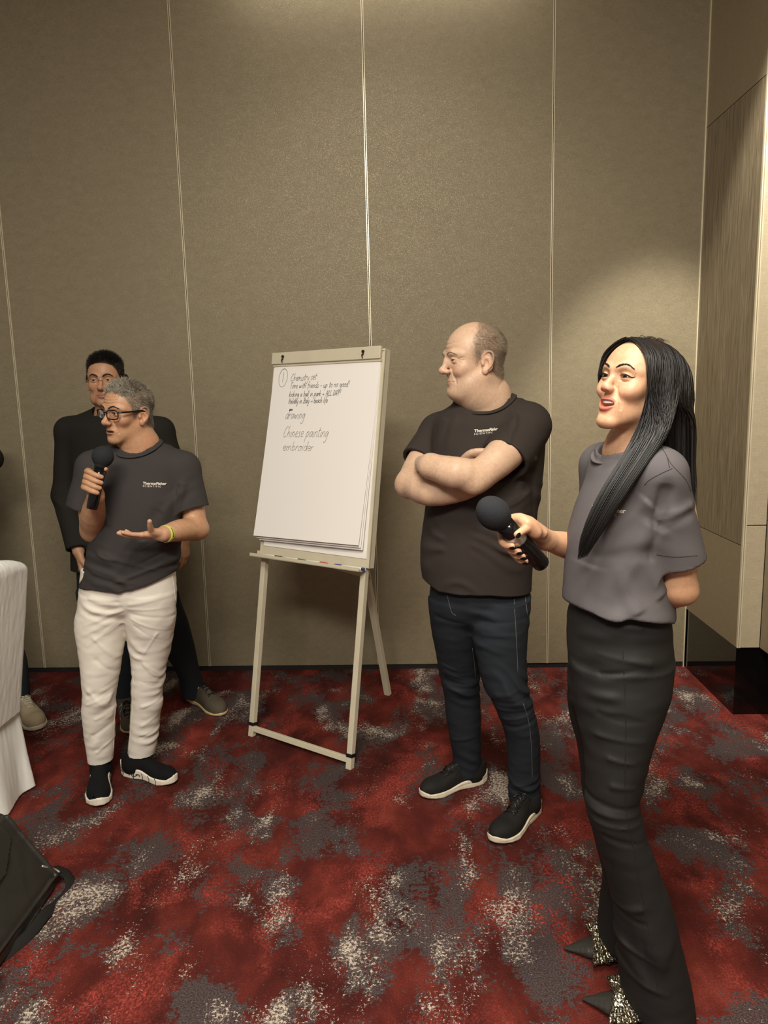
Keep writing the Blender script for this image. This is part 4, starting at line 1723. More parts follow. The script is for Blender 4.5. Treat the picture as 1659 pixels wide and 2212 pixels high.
# back slab with a crowned top, seat block, skirt
def slab(Q, cull):
    z = Q[:, 2]
    xc = -1.700 + .155 * np.clip(z / .95, 0, 1)
    y0, y1 = 2.35, 2.815 - .015 * np.clip(z / .9, 0, 1)
    ym = (y0 + y1) / 2
    zt = 1.005 - .05 * ((Q[:, 1] - ym) / ((y1 - y0) / 2)) ** 2
    r = .04
    dx = np.abs(Q[:, 0] - xc) - .045 + r
    dy = np.abs(Q[:, 1] - ym) - (y1 - y0) / 2 + r
    dz = np.maximum(z - zt, -z) + r
    q = np.stack([dx, dy, dz], 1)
    return _len(np.maximum(q, 0)) + np.minimum(q.max(1), 0) - r


F._op(slab, (-1.6, 2.58, .5), .75, .02, 'u')
F.disp(lambda Q: .0008 * noise3(Q * np.array([90, 90, 12], f32)) + .0005 * noise3(Q * np.array([190, 190, 30], f32)))
garment('back_cover', F, (-1.85, 2.3, .36), (-1.40, 2.87, 1.03), .006, MT['white_cloth'], CH)
F = Field()


def skirt(Q, cull):
    z = Q[:, 2]
    t = np.clip(1 - z / .44, 0, 1)
    g = .05 * t
    x0, x1 = -2.10 - g, -1.622 + .035 * t
    y0, y1 = 2.34 - g, 2.81 + .02 * t
    r = .03
    fl_ = .010 * t * np.sin(Q[:, 1] * 46 + 2 * np.sin(Q[:, 1] * 13)) + .010 * t * np.sin(Q[:, 0] * 40)
    dx = np.maximum(x0 - Q[:, 0], Q[:, 0] - x1) + r - fl_
    dy = np.maximum(y0 - Q[:, 1], Q[:, 1] - y1) + r - fl_
    dz = np.maximum(.004 - z, z - .46) + r * .2
    q = np.stack([dx, dy], 1)
    d = _len(np.maximum(q, 0)) + np.minimum(q.max(1), 0) - r
    return np.maximum(d * .85, dz - r * .2)


F._op(skirt, (-1.75, 2.58, .2), .6, .02, 'u')
F.disp(lambda Q: .0014 * noise3(Q * np.array([60, 60, 9], f32)))
garment('skirt_cover', F, (-2.2, 2.2, 0), (-1.4, 2.95, .5), .008, MT['white_cloth'], CH)

# black leather bag standing on the carpet by the chair
bag = empty('leather_bag', (-1.38, 1.95, 0), 'black leather shoulder bag on the carpet at the lower left edge', 'bag')
F = Field()


def bag_hull(Q, cull, x0=-1.19, grow=0.0, zlo=0.0, y0=1.70, y1=2.178):
    x, y, z = Q.T
    r = .014
    bul = .012 * np.sin(np.clip((y - y0) / (y1 - y0), 0, 1) * math.pi)
    q = np.stack([x - x0 - bul * .5, (x - x0) * .827 + (z - .045) * .562 - bul - grow, z - .27 - grow, zlo - z, -1.56 - x, y0 - y, y - y1], 1) + r
    return np.where(q.max(1) > 0, np.sqrt((np.maximum(q, 0) ** 2).sum(1)), q.max(1)) - r


F._op(bag_hull, (-1.37, 1.94, .13), .4, .004, 'u')
F.tube([(-1.185, 2.172, .045), (-1.27, 2.172, .168), (-1.33, 2.172, .255)], .006, k=.004)
F.tube([(-1.188, 2.175, .045), (-1.186, 1.95, .048), (-1.188, 1.70, .045)], .005, k=.004)
F.disp(lambda Q: .004 * noise3(Q * 9) + .0015 * noise3(Q * 30))
garment('bag_body', F, (-1.6, 1.65, 0), (-1.1, 2.25, .4), .006, MT['leather'], bag)
F = Field()
F._op(lambda Q, cull: np.maximum(bag_hull(Q, cull, -1.19, .010, .0, 1.74, 2.13), .165 + .35 * np.maximum(Q[:, 1] - 2.0, 0) - Q[:, 2]), (-1.37, 1.94, .2), .4, .006, 'u')
F.disp(lambda Q: .004 * noise3(Q * 9) + .001 * noise3(Q * 30))
garment('bag_flap', F, (-1.6, 1.65, .08), (-1.1, 2.25, .42), .006, MT['leather'], bag)
b = MB()
b.sweep(crv([(-1.22, 2.15, .095), (-1.20, 2.185, .060), (-1.185, 2.19, .045)], 14), .0035, 8)
b.build('zip', MT['silver'], bag, True)
b = MB()
b.sweep(crv([P(110, 1888, 2.16), P(128, 1882, 2.20), P(148, 1894, 2.21), P(152, 1922, 2.17), P(125, 1955, 2.10), P(98, 1975, 2.03), G(60, 2030) + np.array([0, 0, .01]), G(5, 2075) + np.array([0, 0, .01])], 40), .019, 8, flat=.14, up=(.7, .7, .1))
b.build('shoulder_strap', MT['strap'], bag, True)
b = MB()
b.sweep(crv([(-1.18, 1.78, .03), (-1.15, 1.70, .05), (-1.17, 1.64, .02), (-1.25, 1.62, .01)], 20), .02, 8, flat=.2)
b.build('shoulder_strap', MT['strap'], bag, True)
# ------------------------------------------------------------------ standing man with crossed arms
SK_C = C3(212, 178, 150)


def scalp_c(L):
    x, y, z = L.T
    yh = np.interp(z, [-.05, -.03, .0, .03, .06, .09, .12], [.004, .018, .030, .040, .032, .014, -.004])
    zl = np.interp(y, [-.11, -.05, -.03, -.012, .0, .03], [-.062, -.060, -.045, .015, .018, -.030])
    m = smooth(.008, -.016, y - yh + .006 * noise3(L * 160)) * smooth(-.010, .010, z - zl)
    return m


def build_c():
    root = empty('person', (.25, 2.62, 0), 'balding man with arms crossed in dark t-shirt and jeans, head turned left', 'person')
    p = dict(skin=SK_C, lip=C3(170, 104, 88), lip_mix=.6, w=1.03, jaw=1.08, jowl=.010, under=.0, nose=1.0, nose_w=1.05, nose_z=-.031, brow=.0105, eye_open=.0030,
             cheek=.002, lips=.85, stubble=.14, stubble_col=C3(150, 128, 114), scalp=scalp_c, scalp_mix=.72, scalp_col=C3(138, 120, 100), brow_col=C3(136, 108, 86), brow_mix=.5, brow_w=.0026, crow=3, naso=.0020, lip_y=-.0035, smile=.35, creases=(.036, .05), blush=C3(214, 152, 126))
    Hf, lip, pts = head_field(p)
    # heavy under-chin
    Hf.ell((0, .034, -.104), (.046, .044, .027), k=.028)
    Hf.ell((0, .094, -.004), (.0085, .012, .014), k=.012)
    T = (rotz(72, -2, 0), P(1025, 776, 2.665), 1.09)
    Rm, t, s = T
    loc = lambda v: Rm @ (np.array(v) * s) + t
    B = Field()
    B.sub(Hf, Rm, t, s, .19, k=.004)
    nb = P(1052, 872, 2.70)          # base of neck
    B.tube([loc((0, -.030, -.050)), loc((0, -.022, -.105)), nb + np.array([0, .0, .03]), nb + np.array([.012, .012, -.07])], [.067, .070, .080, .09], k=.035)
    B.tube([loc((0, .020, -.10)), nb + np.array([-.045, -.04, .03])], [.055, .06], k=.03)
    # arms: left (near) over right
    shL, elL, wrL = P(1136, 922, 2.60), P(1034, 1030, 2.40), P(930, 1007, 2.44)
    shR, elR, wrR = P(948, 935, 2.80), P(884, 1044, 2.60), P(1000, 1056, 2.475)
    B.tube([shL + np.array([.0, 0, 0]), P(1092, 978, 2.47), elL], [.066, .062, .048], k=.02)
    B.tube([elL + np.array([0.004, 0.01, .004]), P(985, 1022, 2.385), wrL], [.047, .053, .040], k=.018)
    B.ell(P(1022, 1046, 2.385), .036, k=.02)
    B.tube([wrL, P(915, 1003, 2.51), P(910, 1000, 2.58)], [.038, .03, .024], k=.02)
    B.tube([shR, P(906, 1000, 2.70), elR], [.058, .050, .046], k=.02)
    B.tube([elR, P(930, 1062, 2.50), wrR, P(1040, 1040, 2.50)], [.046, .050, .040, .03], k=.018)
    B.ell(P(880, 1052, 2.60), .036, k=.02)
    # right hand tucked over the left upper arm: fingertips show above it
    for j in range(4):
        a = P(1018 + 3 * j, 985 - 2 * j, 2.50 - .004 * j)
        B.tube([a + np.array([-.035, .05, -.03]), a + np.array([-.012, .012, .002]), a + np.array([.018 + .006 * j, -.004, .006]), a + np.array([.034 + .007 * j, .006, -.012])], [.011, .0105, .0095, .0085], k=.004)
    B.tube([P(1040, 1040, 2.50), P(1020, 1000, 2.54)], [.03, .034], k=.02)
    # inner core that joins the limbs (under the shirt)
    ce = nb + np.array([.01, .02, -.16])
    B.cap(nb, ce, .085, .07, k=.03)
    B.cap(ce, shL, .06, k=.03)
    B.cap(ce, shR, .06, k=.03)
    V, Q = polygonise(B, (-.25, 2.2, .95), (.62, 2.98, 1.88), .0022)
    L = (V - t) @ Rm / s
    inh = _len(L) < .19
    col = np.repeat(SK_C[None], len(V), 0)
    col = col * (1 + .05 * noise3(V * 25))[:, None]
    hc = head_color(L[inh], lip, p)
    fade = smooth(.19, .15, _len(L[inh]))[:, None]
    col[inh] = col[inh] * (1 - fade) + hc * fade
    v2, f2, c2 = coarsen(V, Q, (_len(L) < .165) | (_len(V - P(1040, 975, 2.5)) < .09), .0052, col)
    body = seal(mk('body', v2, f2, MT['skin'], root, True, c2))
    for e in pts['eyes']:
        sphere_eye('eye', loc(e), Rm @ _u((.05, 1, -.05)), .0127 * s, root, (.05, .035, .02))
    r_ = np.random.default_rng(4)
    for i, b_ in enumerate(pts['brows']):
        brow('eyebrow', b_, T, root, MT['hair_c'], .0024, 60, seed=5 + i, fld=Hf)
    # close cropped hair
    N = vert_normals(V, Q)
    m = scalp_c(L) * inh * (np.abs(L[:, 0]) < .1)
    m = np.where((np.abs(L[:, 0]) > .080), 0, m)
    dens = m * np.interp(L[:, 2], [-.06, .06, .10, .13], [1, 1, .75, .45])
    ix = np.nonzero(r_.random(len(V)) < dens * .62)[0]
    comb = Rm @ np.array([0, -.75, -.55])
    d = N[ix] * .55 + comb + r_.normal(size=(len(ix), 3)) * .25
    shade = np.clip(.55 + .3 * noise3(V[ix] * 45) + r_.normal(size=len(ix)) * .2, 0, 1)
    strands('hair', V[ix] - N[ix] * .0005, d, (.006 + .004 * r_.random(len(ix))), MT['hair_c'], root, .00030, 2, shade=shade)
    # arm hair
    am = np.zeros(len(V))
    for a, b_ in ((elL, wrL), (elR, wrR)):
        ab = b_ - a
        u = np.clip((V - a) @ ab / (ab @ ab), 0, 1)
        am = np.maximum(am, (_len(V - a - u[:, None] * ab) < .075) * (N[:, 1] < .1))
    ix = np.nonzero(r_.random(len(V)) < am * .035)[0]
    dd = np.cross(N[ix], r_.normal(size=(len(ix), 3)) * .3 + np.array([0, .2, 1.0]))
    strands('arm_hair', V[ix], dd + N[ix] * .35, np.full(len(ix), .006), MT['hair_arm'], root, .00012, 2, curl=.2)

    # t-shirt
    S = Field()
    yb = 2.665
    S.loft(rows_px([(872, 985, 1130, 2.70, .09), (900, 948, 1163, 2.69, .135), (935, 935, 1176, 2.685, .15), (985, 930, 1176, 2.675, .165), (1050, 924, 1170, 2.665, .175),
                    (1110, 916, 1161, 2.66, .182), (1160, 910, 1156, 2.66, .186), (1200, 907, 1151, 2.66, .186), (1240, 911, 1148, 2.66, .180), (1300, 918, 1147, 2.66, .172)]), k=.03)
    S.cap(nb + np.array([0, 0, -.03]), shL + np.array([.0, .0, .004]), .080, .072, k=.05)
    S.cap(nb + np.array([0, 0, -.03]), shR + np.array([.0, .0, .004]), .080, .064, k=.05)
    eS, eR = P(1090, 994, 2.475), P(904, 996, 2.71)
    cavs = [sleeve(S, shL + np.array([.006, .0, .004]), eS, .078, .084), 
            sleeve(S, shR + np.array([-.004, 0, 0]), eR, .068, .066)]
    # soft folds
    S.disp(ridges([(P(1116, 892, 2.5), P(1086, 970, 2.47), .012, .014), (P(1160, 985, 2.56), P(1120, 1060, 2.52), .010, .016), (P(960, 900, 2.66), P(935, 975, 2.62), .008, .014),
                   (P(985, 885, 2.6), P(965, 965, 2.6), .006, .014), (P(1155, 1060, 2.5), P(1060, 1110, 2.5), .010, .016), (P(1150, 1120, 2.5), P(1075, 1150, 2.5), -.008, .014), (P(1150, 1010, 2.5), P(1160, 1130, 2.5), -.010, .018)], 2.66))
    S.disp(folds(.015, (.35, 0, 1), 95, P(1040, 1200, 2.52), (.2, .3, .10), 1.3, 1.0))
    S.disp(folds(.007, (-.5, 0, 1), 80, P(1120, 1100, 2.52), (.14, .3, .12), 1.2, 2.0))
    S.disp(folds(.0035, (.8, 0, .6), 70, P(980, 930, 2.6), (.13, .3, .08), 1.0, .5))
    S.disp(folds(.004, (.7, 0, .7), 85, P(1130, 960, 2.5), (.10, .2, .10), 1.0, 1.5))
    S.disp(cloth_noise(.003, 6))
    # openings
    inner = Field()
    for c_ in cavs: c_()
    hem = lambda x: P(1000, 1278, 2.66)[2] + 0 * x
    hx = [P(915, 1245, 2.66)[0], P(945, 1272, 2.6)[0], P(1060, 1285, 2.5)[0], P(1146, 1283, 2.6)[0]]
    hz = [P(915, 1246, 2.66)[2], P(945, 1272, 2.58)[2], P(1060, 1286, 2.49)[2], P(1146, 1282, 2.6)[2]]
    S.cut(lambda Q: np.interp(Q[:, 0], hx, hz) + .35 * 0 - Q[:, 2], .004)
    # neck opening
    nk = P(1052, 868, 2.665)
    nax = _u((-.30, -.40, .9))
    S.cap(nk - nax * .035 * 1, nk + nax * .16, .086, .098, k=.006, m='s')
    shirt = garment('t_shirt', S, (-.12, 2.3, .8), (.62, 2.98, 1.62), .0044, MT['shirt_c'], root)
    # rib collar
    collar(shirt, nk + nax * .004, nax, .104, MT['shirt_c'])
    flat_print(shirt, [('ThermoFisher', .0138, .0090, .0003, 1.0, .0), ('SCIENTIFIC', .0091, 0, 0, 1.42, .0)], P(1006, 941, 2.5), (.80, -.60, .10), (.1, -.05, 1), .02, shirt)

    # jeans
    J = Field()
    J.loft(rows_px([(1240, 932, 1140, 2.66, .150), (1290, 927, 1144, 2.66, .148), (1325, 930, 1142, 2.66, .125), (1350, 940, 1136, 2.665, .07)]), k=.02)
    lr = [(1290, 927, 1050, 2.68, .135), (1350, 930, 1042, 2.70, .125), (1400, 940, 1036, 2.725, .108), (1450, 949, 1036, 2.75, .092), (1482, 955, 1036, 2.755, .082), (1500, 959, 1037, 2.765, .075), (1550, 965, 1039, 2.785, .072), (1600, 973, 1038, 2.81, .066), (1635, 978, 1038, 2.83, .062), (1668, 979, 1036, 2.84, .060)]
    ll = [(1290, 1028, 1145, 2.62, .120), (1350, 1018, 1140, 2.59, .108), (1400, 1025, 1137, 2.575, .105), (1450, 1037, 1138, 2.56, .098), (1490, 1050, 1142, 2.55, .090), (1520, 1066, 1151, 2.555, .082), (1560, 1083, 1161, 2.57, .078), (1600, 1093, 1166, 2.59, .074), (1650, 1097, 1167, 2.61, .068), (1700, 1098, 1166, 2.63, .062), (1722, 1098, 1164, 2.635, .060)]
    J.loft(rows_px(lr), k=.02)
    J.loft(rows_px(ll), k=.02)
    kn1, kn2 = P(1000, 1480, 2.68), P(1100, 1510, 2.47)
    J.disp(folds(.012, (.25, 0, 1), 115, kn1, (.09, .15, .07), 1.0, .4))
    J.disp(folds(.015, (.35, 0, 1), 105, kn2, (.10, .15, .085), 1.0, 1.4))
    J.disp(folds(.009, (.12, 0, 1), 120, P(1060, 1345, 2.5), (.17, .2, .08), .8, 2.2))
    J.disp(folds(.010, (.2, 0, 1), 120, P(1008, 1640, 2.78), (.07, .12, .05), 1.0, 3.2))
    J.disp(folds(.010, (.2, 0, 1), 110, P(1130, 1695, 2.57), (.07, .12, .06), 1.0, 4.2))
    lines = [((1052, 1492), (1140, 1478)), ((1062, 1508), (1148, 1500)), ((1075, 1530), (1150, 1512)), ((1085, 1548), (1156, 1530)), ((1060, 1475), (1110, 1460)), ((958, 1465), (1022, 1486)), ((962, 1488), (1034, 1496)), ((965, 1505), (1036, 1512)), ((956, 1450), (1000, 1462)),
             ((1035, 1330), (1125, 1322)), ((1030, 1352), (1120, 1350)), ((1025, 1375), (1100, 1392)), ((940, 1330), (1010, 1340)), ((980, 1640), (1034, 1628)), ((1105, 1690), (1160, 1676)), ((1102, 1705), (1160, 1696))]
    J.disp(ridges([(P(*a, 2.6), P(*b_, 2.6), (.0050 if i % 3 else -.005), .010) for i, (a, b_) in enumerate(lines)], 2.80))
    J.disp(cloth_noise(.0025, 9))
    J.disp(cloth_noise(.0012, 20, (1, 1, 2.6)))
    je = garment('jeans', J, (-.1, 2.35, .05), (.6, 2.95, 1.0), .0050, MT['jeans'], root)
    bvj = BVHTree.FromPolygons([tuple(v.co) for v in je.data.vertices], [tuple(q.vertices) for q in je.data.polygons])

    def onj(px, py):
        d = ray(px, py)
        h = bvj.ray_cast(Vector(CAM), Vector(_u(d)))
        return np.array(h[0]) + np.array(h[1]) * .001 if h[0] is not None else None
    b = MB()
    for line in ([(1110, 1290), (1113, 1340), (1116, 1400), (1119, 1460)], [(1134, 1288), (1138, 1320), (1141, 1335)], [(965, 1280), (975, 1320), (985, 1330)], [(1020, 1400), (1024, 1430), (1027, 1465)], [(1130, 1520), (1142, 1560), (1148, 1620), (1150, 1690)]):
        q = [onj(*v) for v in crv(line, 12)]
        q = [v for v in q if v is not None]
        if len(q) > 2: b.sweep(q, .0012, 4)
    b.build('seam_stitching', MT['stitch'], je, True)['kind'] = 'stuff'
    # shoes: black mesh trainers on ivory foam
    for heel, toe, sd, ank in ((G(1050, 1682), G(905, 1722), 1, P(1010, 1660, 2.83)), (G(1160, 1742), G(1068, 1828), -1, P(1134, 1712, 2.63))):
        sh, fr2, on, Ls = sneaker('shoe', heel, toe, sd, root, MT['black_mesh'], MT['ivory_sole'], .0032, .030, .042, ank, .055, k=1.0)
        laces(on, Ls, sh, MT['black_plastic'], .40, .62, 5, .022)
    return root


MT['hair_c'] = hair_mat('grey_brown_hair', [srgb(58, 48, 38), srgb(120, 104, 84), srgb(186, 174, 152)])
MT['hair_arm'] = hair_mat('arm_hair', [srgb(84, 64, 48), srgb(120, 94, 72)])
MT['stitch'] = plain('pale_stitching', srgb(92, 96, 98), .8)
build_c()
# ------------------------------------------------------------------ man speaking into a microphone
SK_A = C3(190, 146, 112)


def scalp_a(L):
    x, y, z = L.T
    yh = np.interp(z, [-.05, -.03, .0, .03, .06, .08, .12], [.006, .024, .032, .044, .058, .075, .10])
    zl = np.interp(y, [-.11, -.05, -.03, -.012, .0, .03], [-.066, -.064, -.05, .015, .018, -.030])
    return smooth(.006, -.006, y - yh) * smooth(-.006, .006, z - zl)


def build_a():
    root = empty('person', (-1.2, 2.83, 0), 'grey-haired man in black glasses and cream trousers speaking into a microphone', 'person')
    p = dict(skin=SK_A, lip=C3(150, 92, 76), lip_mix=.6, w=.98, jaw=.96, nose=1.0, nose_w=1.02, mouth_w=.027, eye_open=.0042, mouth_open=.0022, lips=.9, stubble=.10, stubble_col=C3(138, 110, 92),
             scalp=scalp_a, scalp_mix=.85, scalp_col=C3(116, 104, 88), brow_col=C3(44, 34, 28), brow_mix=.85, brow_w=.0042, creases=(.036, .047, .058), blush=C3(194, 128, 100), brow_z=.002)
    Hf, lip, pts = head_field(p)
    T = (rotz(31, -3, -4), P(277, 888, 2.835), .99)
    Rm, t, s = T
    loc = lambda v: Rm @ (np.array(v) * s) + t
    B = Field()
    B.sub(Hf, Rm, t, s, .19, k=.004)
    nb = P(300, 962, 2.875)
    B.tube([loc((0, -.030, -.045)), loc((0, -.022, -.105)), nb, nb + np.array([0, .01, -.08])], [.060, .058, .062, .08], k=.03)
    shR, elR, wrR = P(200, 1010, 2.86), P(200, 1145, 2.81), P(207, 1072, 2.64)
    shL, elL, wrL = P(398, 1010, 2.90), P(424, 1142, 2.87), P(352, 1154, 2.69)
    B.tube([shR, P(196, 1085, 2.85), elR], [.056, .050, .043], k=.02)
    B.tube([elR, elR * .5 + wrR * .5 + np.array([-.004, 0, -.004]), wrR], [.044, .045, .030], k=.02)
    B.ell(elR + np.array([-.006, .012, -.012]), .033, k=.02)
    B.tube([shL, P(413, 1080, 2.89), elL], [.056, .049, .043], k=.02)
    B.tube([elL, elL * .5 + wrL * .5 + np.array([0, 0, .004]), wrL], [.043, .043, .029], k=.02)
    B.ell(elL + np.array([.012, .014, -.006]), .031, k=.02)
    # left hand, palm up, thumb raised
    d = _u(P(252, 1160, 2.60) - wrL)
    hand_open(B, wrL, d, (.05, .35, .95), (0, -.72, .60), .93, curl=((.10, .12, .08), (.10, .15, .1), (.16, .2, .1), (.24, .25, .15)), splay=.035,
              thumb=((.72, .38, .42), (.75, .18, .55)))
    # right hand round the microphone
    foam, butt = P(222, 987, 2.625), P(198, 1100, 2.60)
    ax = _u(foam - butt)
    og = butt + ax * np.linalg.norm(foam - butt) * .52 + np.array([0.001, 0, 0])
    RH = .0205
    th = [og + np.array([-.030, .024, -.012]), og + np.array([-.012, .036, .014]), og + np.array([.018, .030, .034]), og + np.array([.030, .004, .046])]
    tips, _ = grip(B, og, ax, (-1, .15, 0), (0, -1, 0), RH, .96, start=.40, sweep=(2.0, 2.1, 2.05, 1.9), rf=.0104, over=-.004, zz=(.0305, .0105, -.0095, -.0285), thumb=th, wrist=wrR)
    ce = nb + np.array([-.01, .01, -.16])
    B.cap(nb, ce, .08, .07, k=.03)
    B.cap(ce, shL, .05, k=.03)
    B.cap(ce, shR, .05, k=.03)
    V, Q = polygonise(B, (-1.48, 2.5, .98), (-.76, 3.02, 1.72), .0021)
    L = (V - t) @ Rm / s
    inh = _len(L) < .19
    col = np.repeat(SK_A[None], len(V), 0) * (1 + .06 * noise3(V * 25))[:, None]
    hc = head_color(L[inh], lip, p)
    fade = smooth(.19, .15, _len(L[inh]))[:, None]
    col[inh] = col[inh] * (1 - fade) + hc * fade
    pm = smooth(.20, .12, _len(V - (wrL + d * .1)))[:, None] * .5   # paler palm
    col = col * (1 - pm) + pm * C3(214, 170, 142)
    v2, f2, c2 = coarsen(V, Q, (_len(L) < .165) | (_len(V - og) < .10) | (_len(V - wrL - d * .09) < .13), .0052, col)
    seal(mk('body', v2, f2, MT['skin'], root, True, c2))
    gaze = _u((.12, 1, -.02))
    for e in pts['eyes']:
        sphere_eye('eye', loc(e), Rm @ gaze, .0127 * s, root, (.035, .02, .012))
    for i, b_ in enumerate(pts['brows']):
        brow('eyebrow', b_, T, root, MT['hair_dark'], .0042, 130, seed=15 + i, fld=Hf)
    r_ = np.random.default_rng(8)
    N = vert_normals(V, Q)
    m = scalp_a(L) * inh
    m = np.where(np.abs(L[:, 0]) > .077, 0, m)
    ix = np.nonzero(r_.random(len(V)) < m * .36)[0]
    z = L[ix, 2]
    topm = smooth(.055, .10, z) * smooth(-.05, .03, L[ix, 1])
    comb = (Rm @ np.array([0, -.8, -.35]))[None] * (1 - topm)[:, None] + (Rm @ np.array([.35, .35, .25]))[None] * topm[:, None]
    dd = N[ix] * (.35 + .25 * topm)[:, None] + comb + r_.normal(size=(len(ix), 3)) * (.25 + .3 * topm)[:, None]
    ln = (.008 + .004 * r_.random(len(ix))) * (1 + 1.2 * topm)
    cl = noise3(V[ix] * 55)
    shade = np.clip(.45 + .35 * cl + .25 * topm * (L[ix, 1] > .02) + r_.normal(size=len(ix)) * .15, 0, 1)
    strands('hair', V[ix] - N[ix] * .0005, dd, ln, MT['hair_grey'], root, .00072, 3, shade=shade, curl=.45, curlf=5.0)
    # wavy tuft at the forelock
    k0 = np.nonzero(scalp_a(L) * inh * (L[:, 1] > .015) * (L[:, 2] > .07) * (np.abs(L[:, 0]) < .06) > .5)[0]
    pick = r_.choice(k0, 900)
    cell = np.floor(V[pick] / .017)
    hsh = np.sin(cell @ np.array([12.9, 78.2, 37.7])) * 43758.5
    ang = (hsh - np.floor(hsh)) * 6.28
    lock = np.stack([np.cos(ang), np.sin(ang), .4 * np.sin(ang * 2)], 1)
    dd = N[pick] * .75 + lock * .9
    strands('forelock', V[pick], dd, .015 + .008 * r_.random(len(pick)), MT['hair_grey'], root, .0008, 7, curl=.5, curlf=3.0, shade=np.clip(.72 + .2 * np.sin(ang) + r_.normal(size=len(pick)) * .12, 0, 1), grav=Rm @ np.array([0, .3, -1.1]), seed=6)

    # glasses
    gl = empty('glasses', loc((0, .1, 0)), None, None)
    gl.parent = root
    gl.location = Vector(loc((0, .1, 0))) - Vector(root.location)
    zc, yc = -.004, .1045
    for sx in (-1, 1):
        cx_ = sx * .0335
        pts2 = []
        for q in np.linspace(0, 2 * math.pi, 41)[:-1]:
            c_, s_ = math.cos(q), math.sin(q)
            e = 3.4
            a = np.sign(c_) * abs(c_) ** (2 / e) * .0265
            b_ = np.sign(s_) * abs(s_) ** (2 / e) * .0165
            xx = cx_ + a
            pts2.append(loc((xx, yc - .010 * (abs(xx) / .06) ** 2, zc + b_ + .001 * sx * 0)))
        b = MB()
        b.sweep(pts2, .0023, 8, closed=True)
        b.build('rim', MT['frame'], gl, True)
        b = MB()
        n = len(pts2)
        cc = loc((cx_, yc - .003, zc))
        b.add([cc] + pts2, [(0, i + 1, (i + 1) % n + 1) for i in range(n)])
        b.build('lens', MT['lens'], gl)
        b = MB()
        b.sweep([loc(v) for v in crv([(sx * .060, yc - .009, zc + .010), (sx * .071, yc - .022, zc + .010), (sx * .0755, .04, zc + .010), (sx * .0785, .0, zc + .010), (sx * .081, -.018, zc + .003)], 16)], .0026, 8, flat=1.3)
        b.build('temple_arm', MT['frame'], gl, True)
    b = MB()
    b.sweep([loc(v) for v in crv([(-.0085, yc, zc + .006), (0, yc + .003, zc + .009), (.0085, yc, zc + .006)], 8)], .0024, 8)
    b.build('bridge', MT['frame'], gl, True)

    # microphone held at the mouth (stands by itself)
    microphone('microphone', foam, butt, 'black foam microphone held upright by the grey-haired man in glasses', rh=RH, rf=.0385)

    # t-shirt
    S = Field()
    S.loft(rows_px([(975, 235, 358, 2.885, .075), (995, 205, 390, 2.885, .105), (1030, 190, 402, 2.88, .118), (1080, 192, 401, 2.87, .124), (1130, 194, 393, 2.865, .126), (1180, 190, 388, 2.86, .126), (1220, 184, 384, 2.86, .128), (1262, 175, 380, 2.86, .132), (1300, 173, 380, 2.86, .134)]), k=.03)
    S.cap(nb + np.array([0, .005, -.035]), shL + np.array([-.004, 0, -.002]), .070, .062, k=.05)
    S.cap(nb + np.array([0, .005, -.035]), shR + np.array([.004, 0, -.002]), .070, .062, k=.05)
    cav = [sleeve(S, shL + np.array([-.004, 0, -.004]), P(414, 1098, 2.885), .066, .070, .03),
           sleeve(S, shR + np.array([.004, 0, -.004]), P(184, 1098, 2.845), .066, .070, .03)]
    S.disp(ridges([(P(392, 1040, 2.8), P(372, 1130, 2.76), .012, .014), (P(388, 1060, 2.8), P(345, 1085, 2.76), .005, .012), (P(215, 1060, 2.8), P(235, 1130, 2.76), .010, .016), (P(205, 1190, 2.76), P(330, 1235, 2.73), .010, .014),
                   (P(378, 1210, 2.76), P(250, 1258, 2.73), .012, .013), (P(380, 1180, 2.76), P(290, 1225, 2.73), -.010, .012), (P(195, 1235, 2.76), P(290, 1262, 2.73), .007, .012), (P(375, 1150, 2.76), P(300, 1190, 2.73), .007, .012), (P(340, 1100, 2.76), P(290, 1180, 2.73), -.006, .02)], 2.87))
    S.disp(folds(.010, (.5, 0, 1), 95, P(230, 1230, 2.74), (.12, .25, .10), 1.2, 1.0))
    S.disp(folds(.010, (-.5, 0, 1), 95, P(330, 1200, 2.74), (.12, .25, .12), 1.2, 2.0))
    S.disp(folds(.008, (-.8, 0, .5), 90, P(360, 1090, 2.77), (.08, .25, .10), 1.2, 4.0))
    S.disp(folds(.006, (1, 0, .4), 80, P(170, 1070, 2.8), (.08, .25, .10), 1.2, 4.0))
    S.disp(cloth_noise(.003, 6))
    for c_ in cav: c_()
    xs = [P(165, 1262, 2.8)[0], P(200, 1272, 2.76)[0], P(255, 1279, 2.74)[0], P(310, 1268, 2.74)[0], P(380, 1238, 2.8)[0]]
    zs = [P(165, 1264, 2.86)[2], P(200, 1274, 2.76)[2], P(255, 1280, 2.735)[2], P(310, 1269, 2.735)[2], P(380, 1236, 2.8)[2]]
    S.cut(lambda Q: np.interp(Q[:, 0], xs, zs) - Q[:, 2], .004)
    nk = P(300, 964, 2.865)
    nax = _u((-.10, -.42, .9))
    S.cap(nk - nax * .04, nk + nax * .16, .070, .085, k=.006, m='s')
    shirt = garment('t_shirt', S, (-1.52, 2.6, .75), (-.80, 3.12, 1.48), .0045, MT['shirt'], root)
    collar(shirt, nk + nax * .002, nax, .089, MT['shirt'])
    flat_print(shirt, [('ThermoFisher', .0142, .0092, .0003, 1.0, 0), ('SCIENTIFIC', .0094, 0, 0, 1.42, 0)], P(308, 1052, 2.76), (1, .06, -.085), (.06, 0, 1), .02, shirt)

    # trousers
    J = Field()
    J.loft(rows_px([(1225, 178, 378, 2.865, .118), (1280, 172, 380, 2.865, .120), (1305, 171, 378, 2.865, .105), (1330, 176, 372, 2.867, .06)]), k=.02)
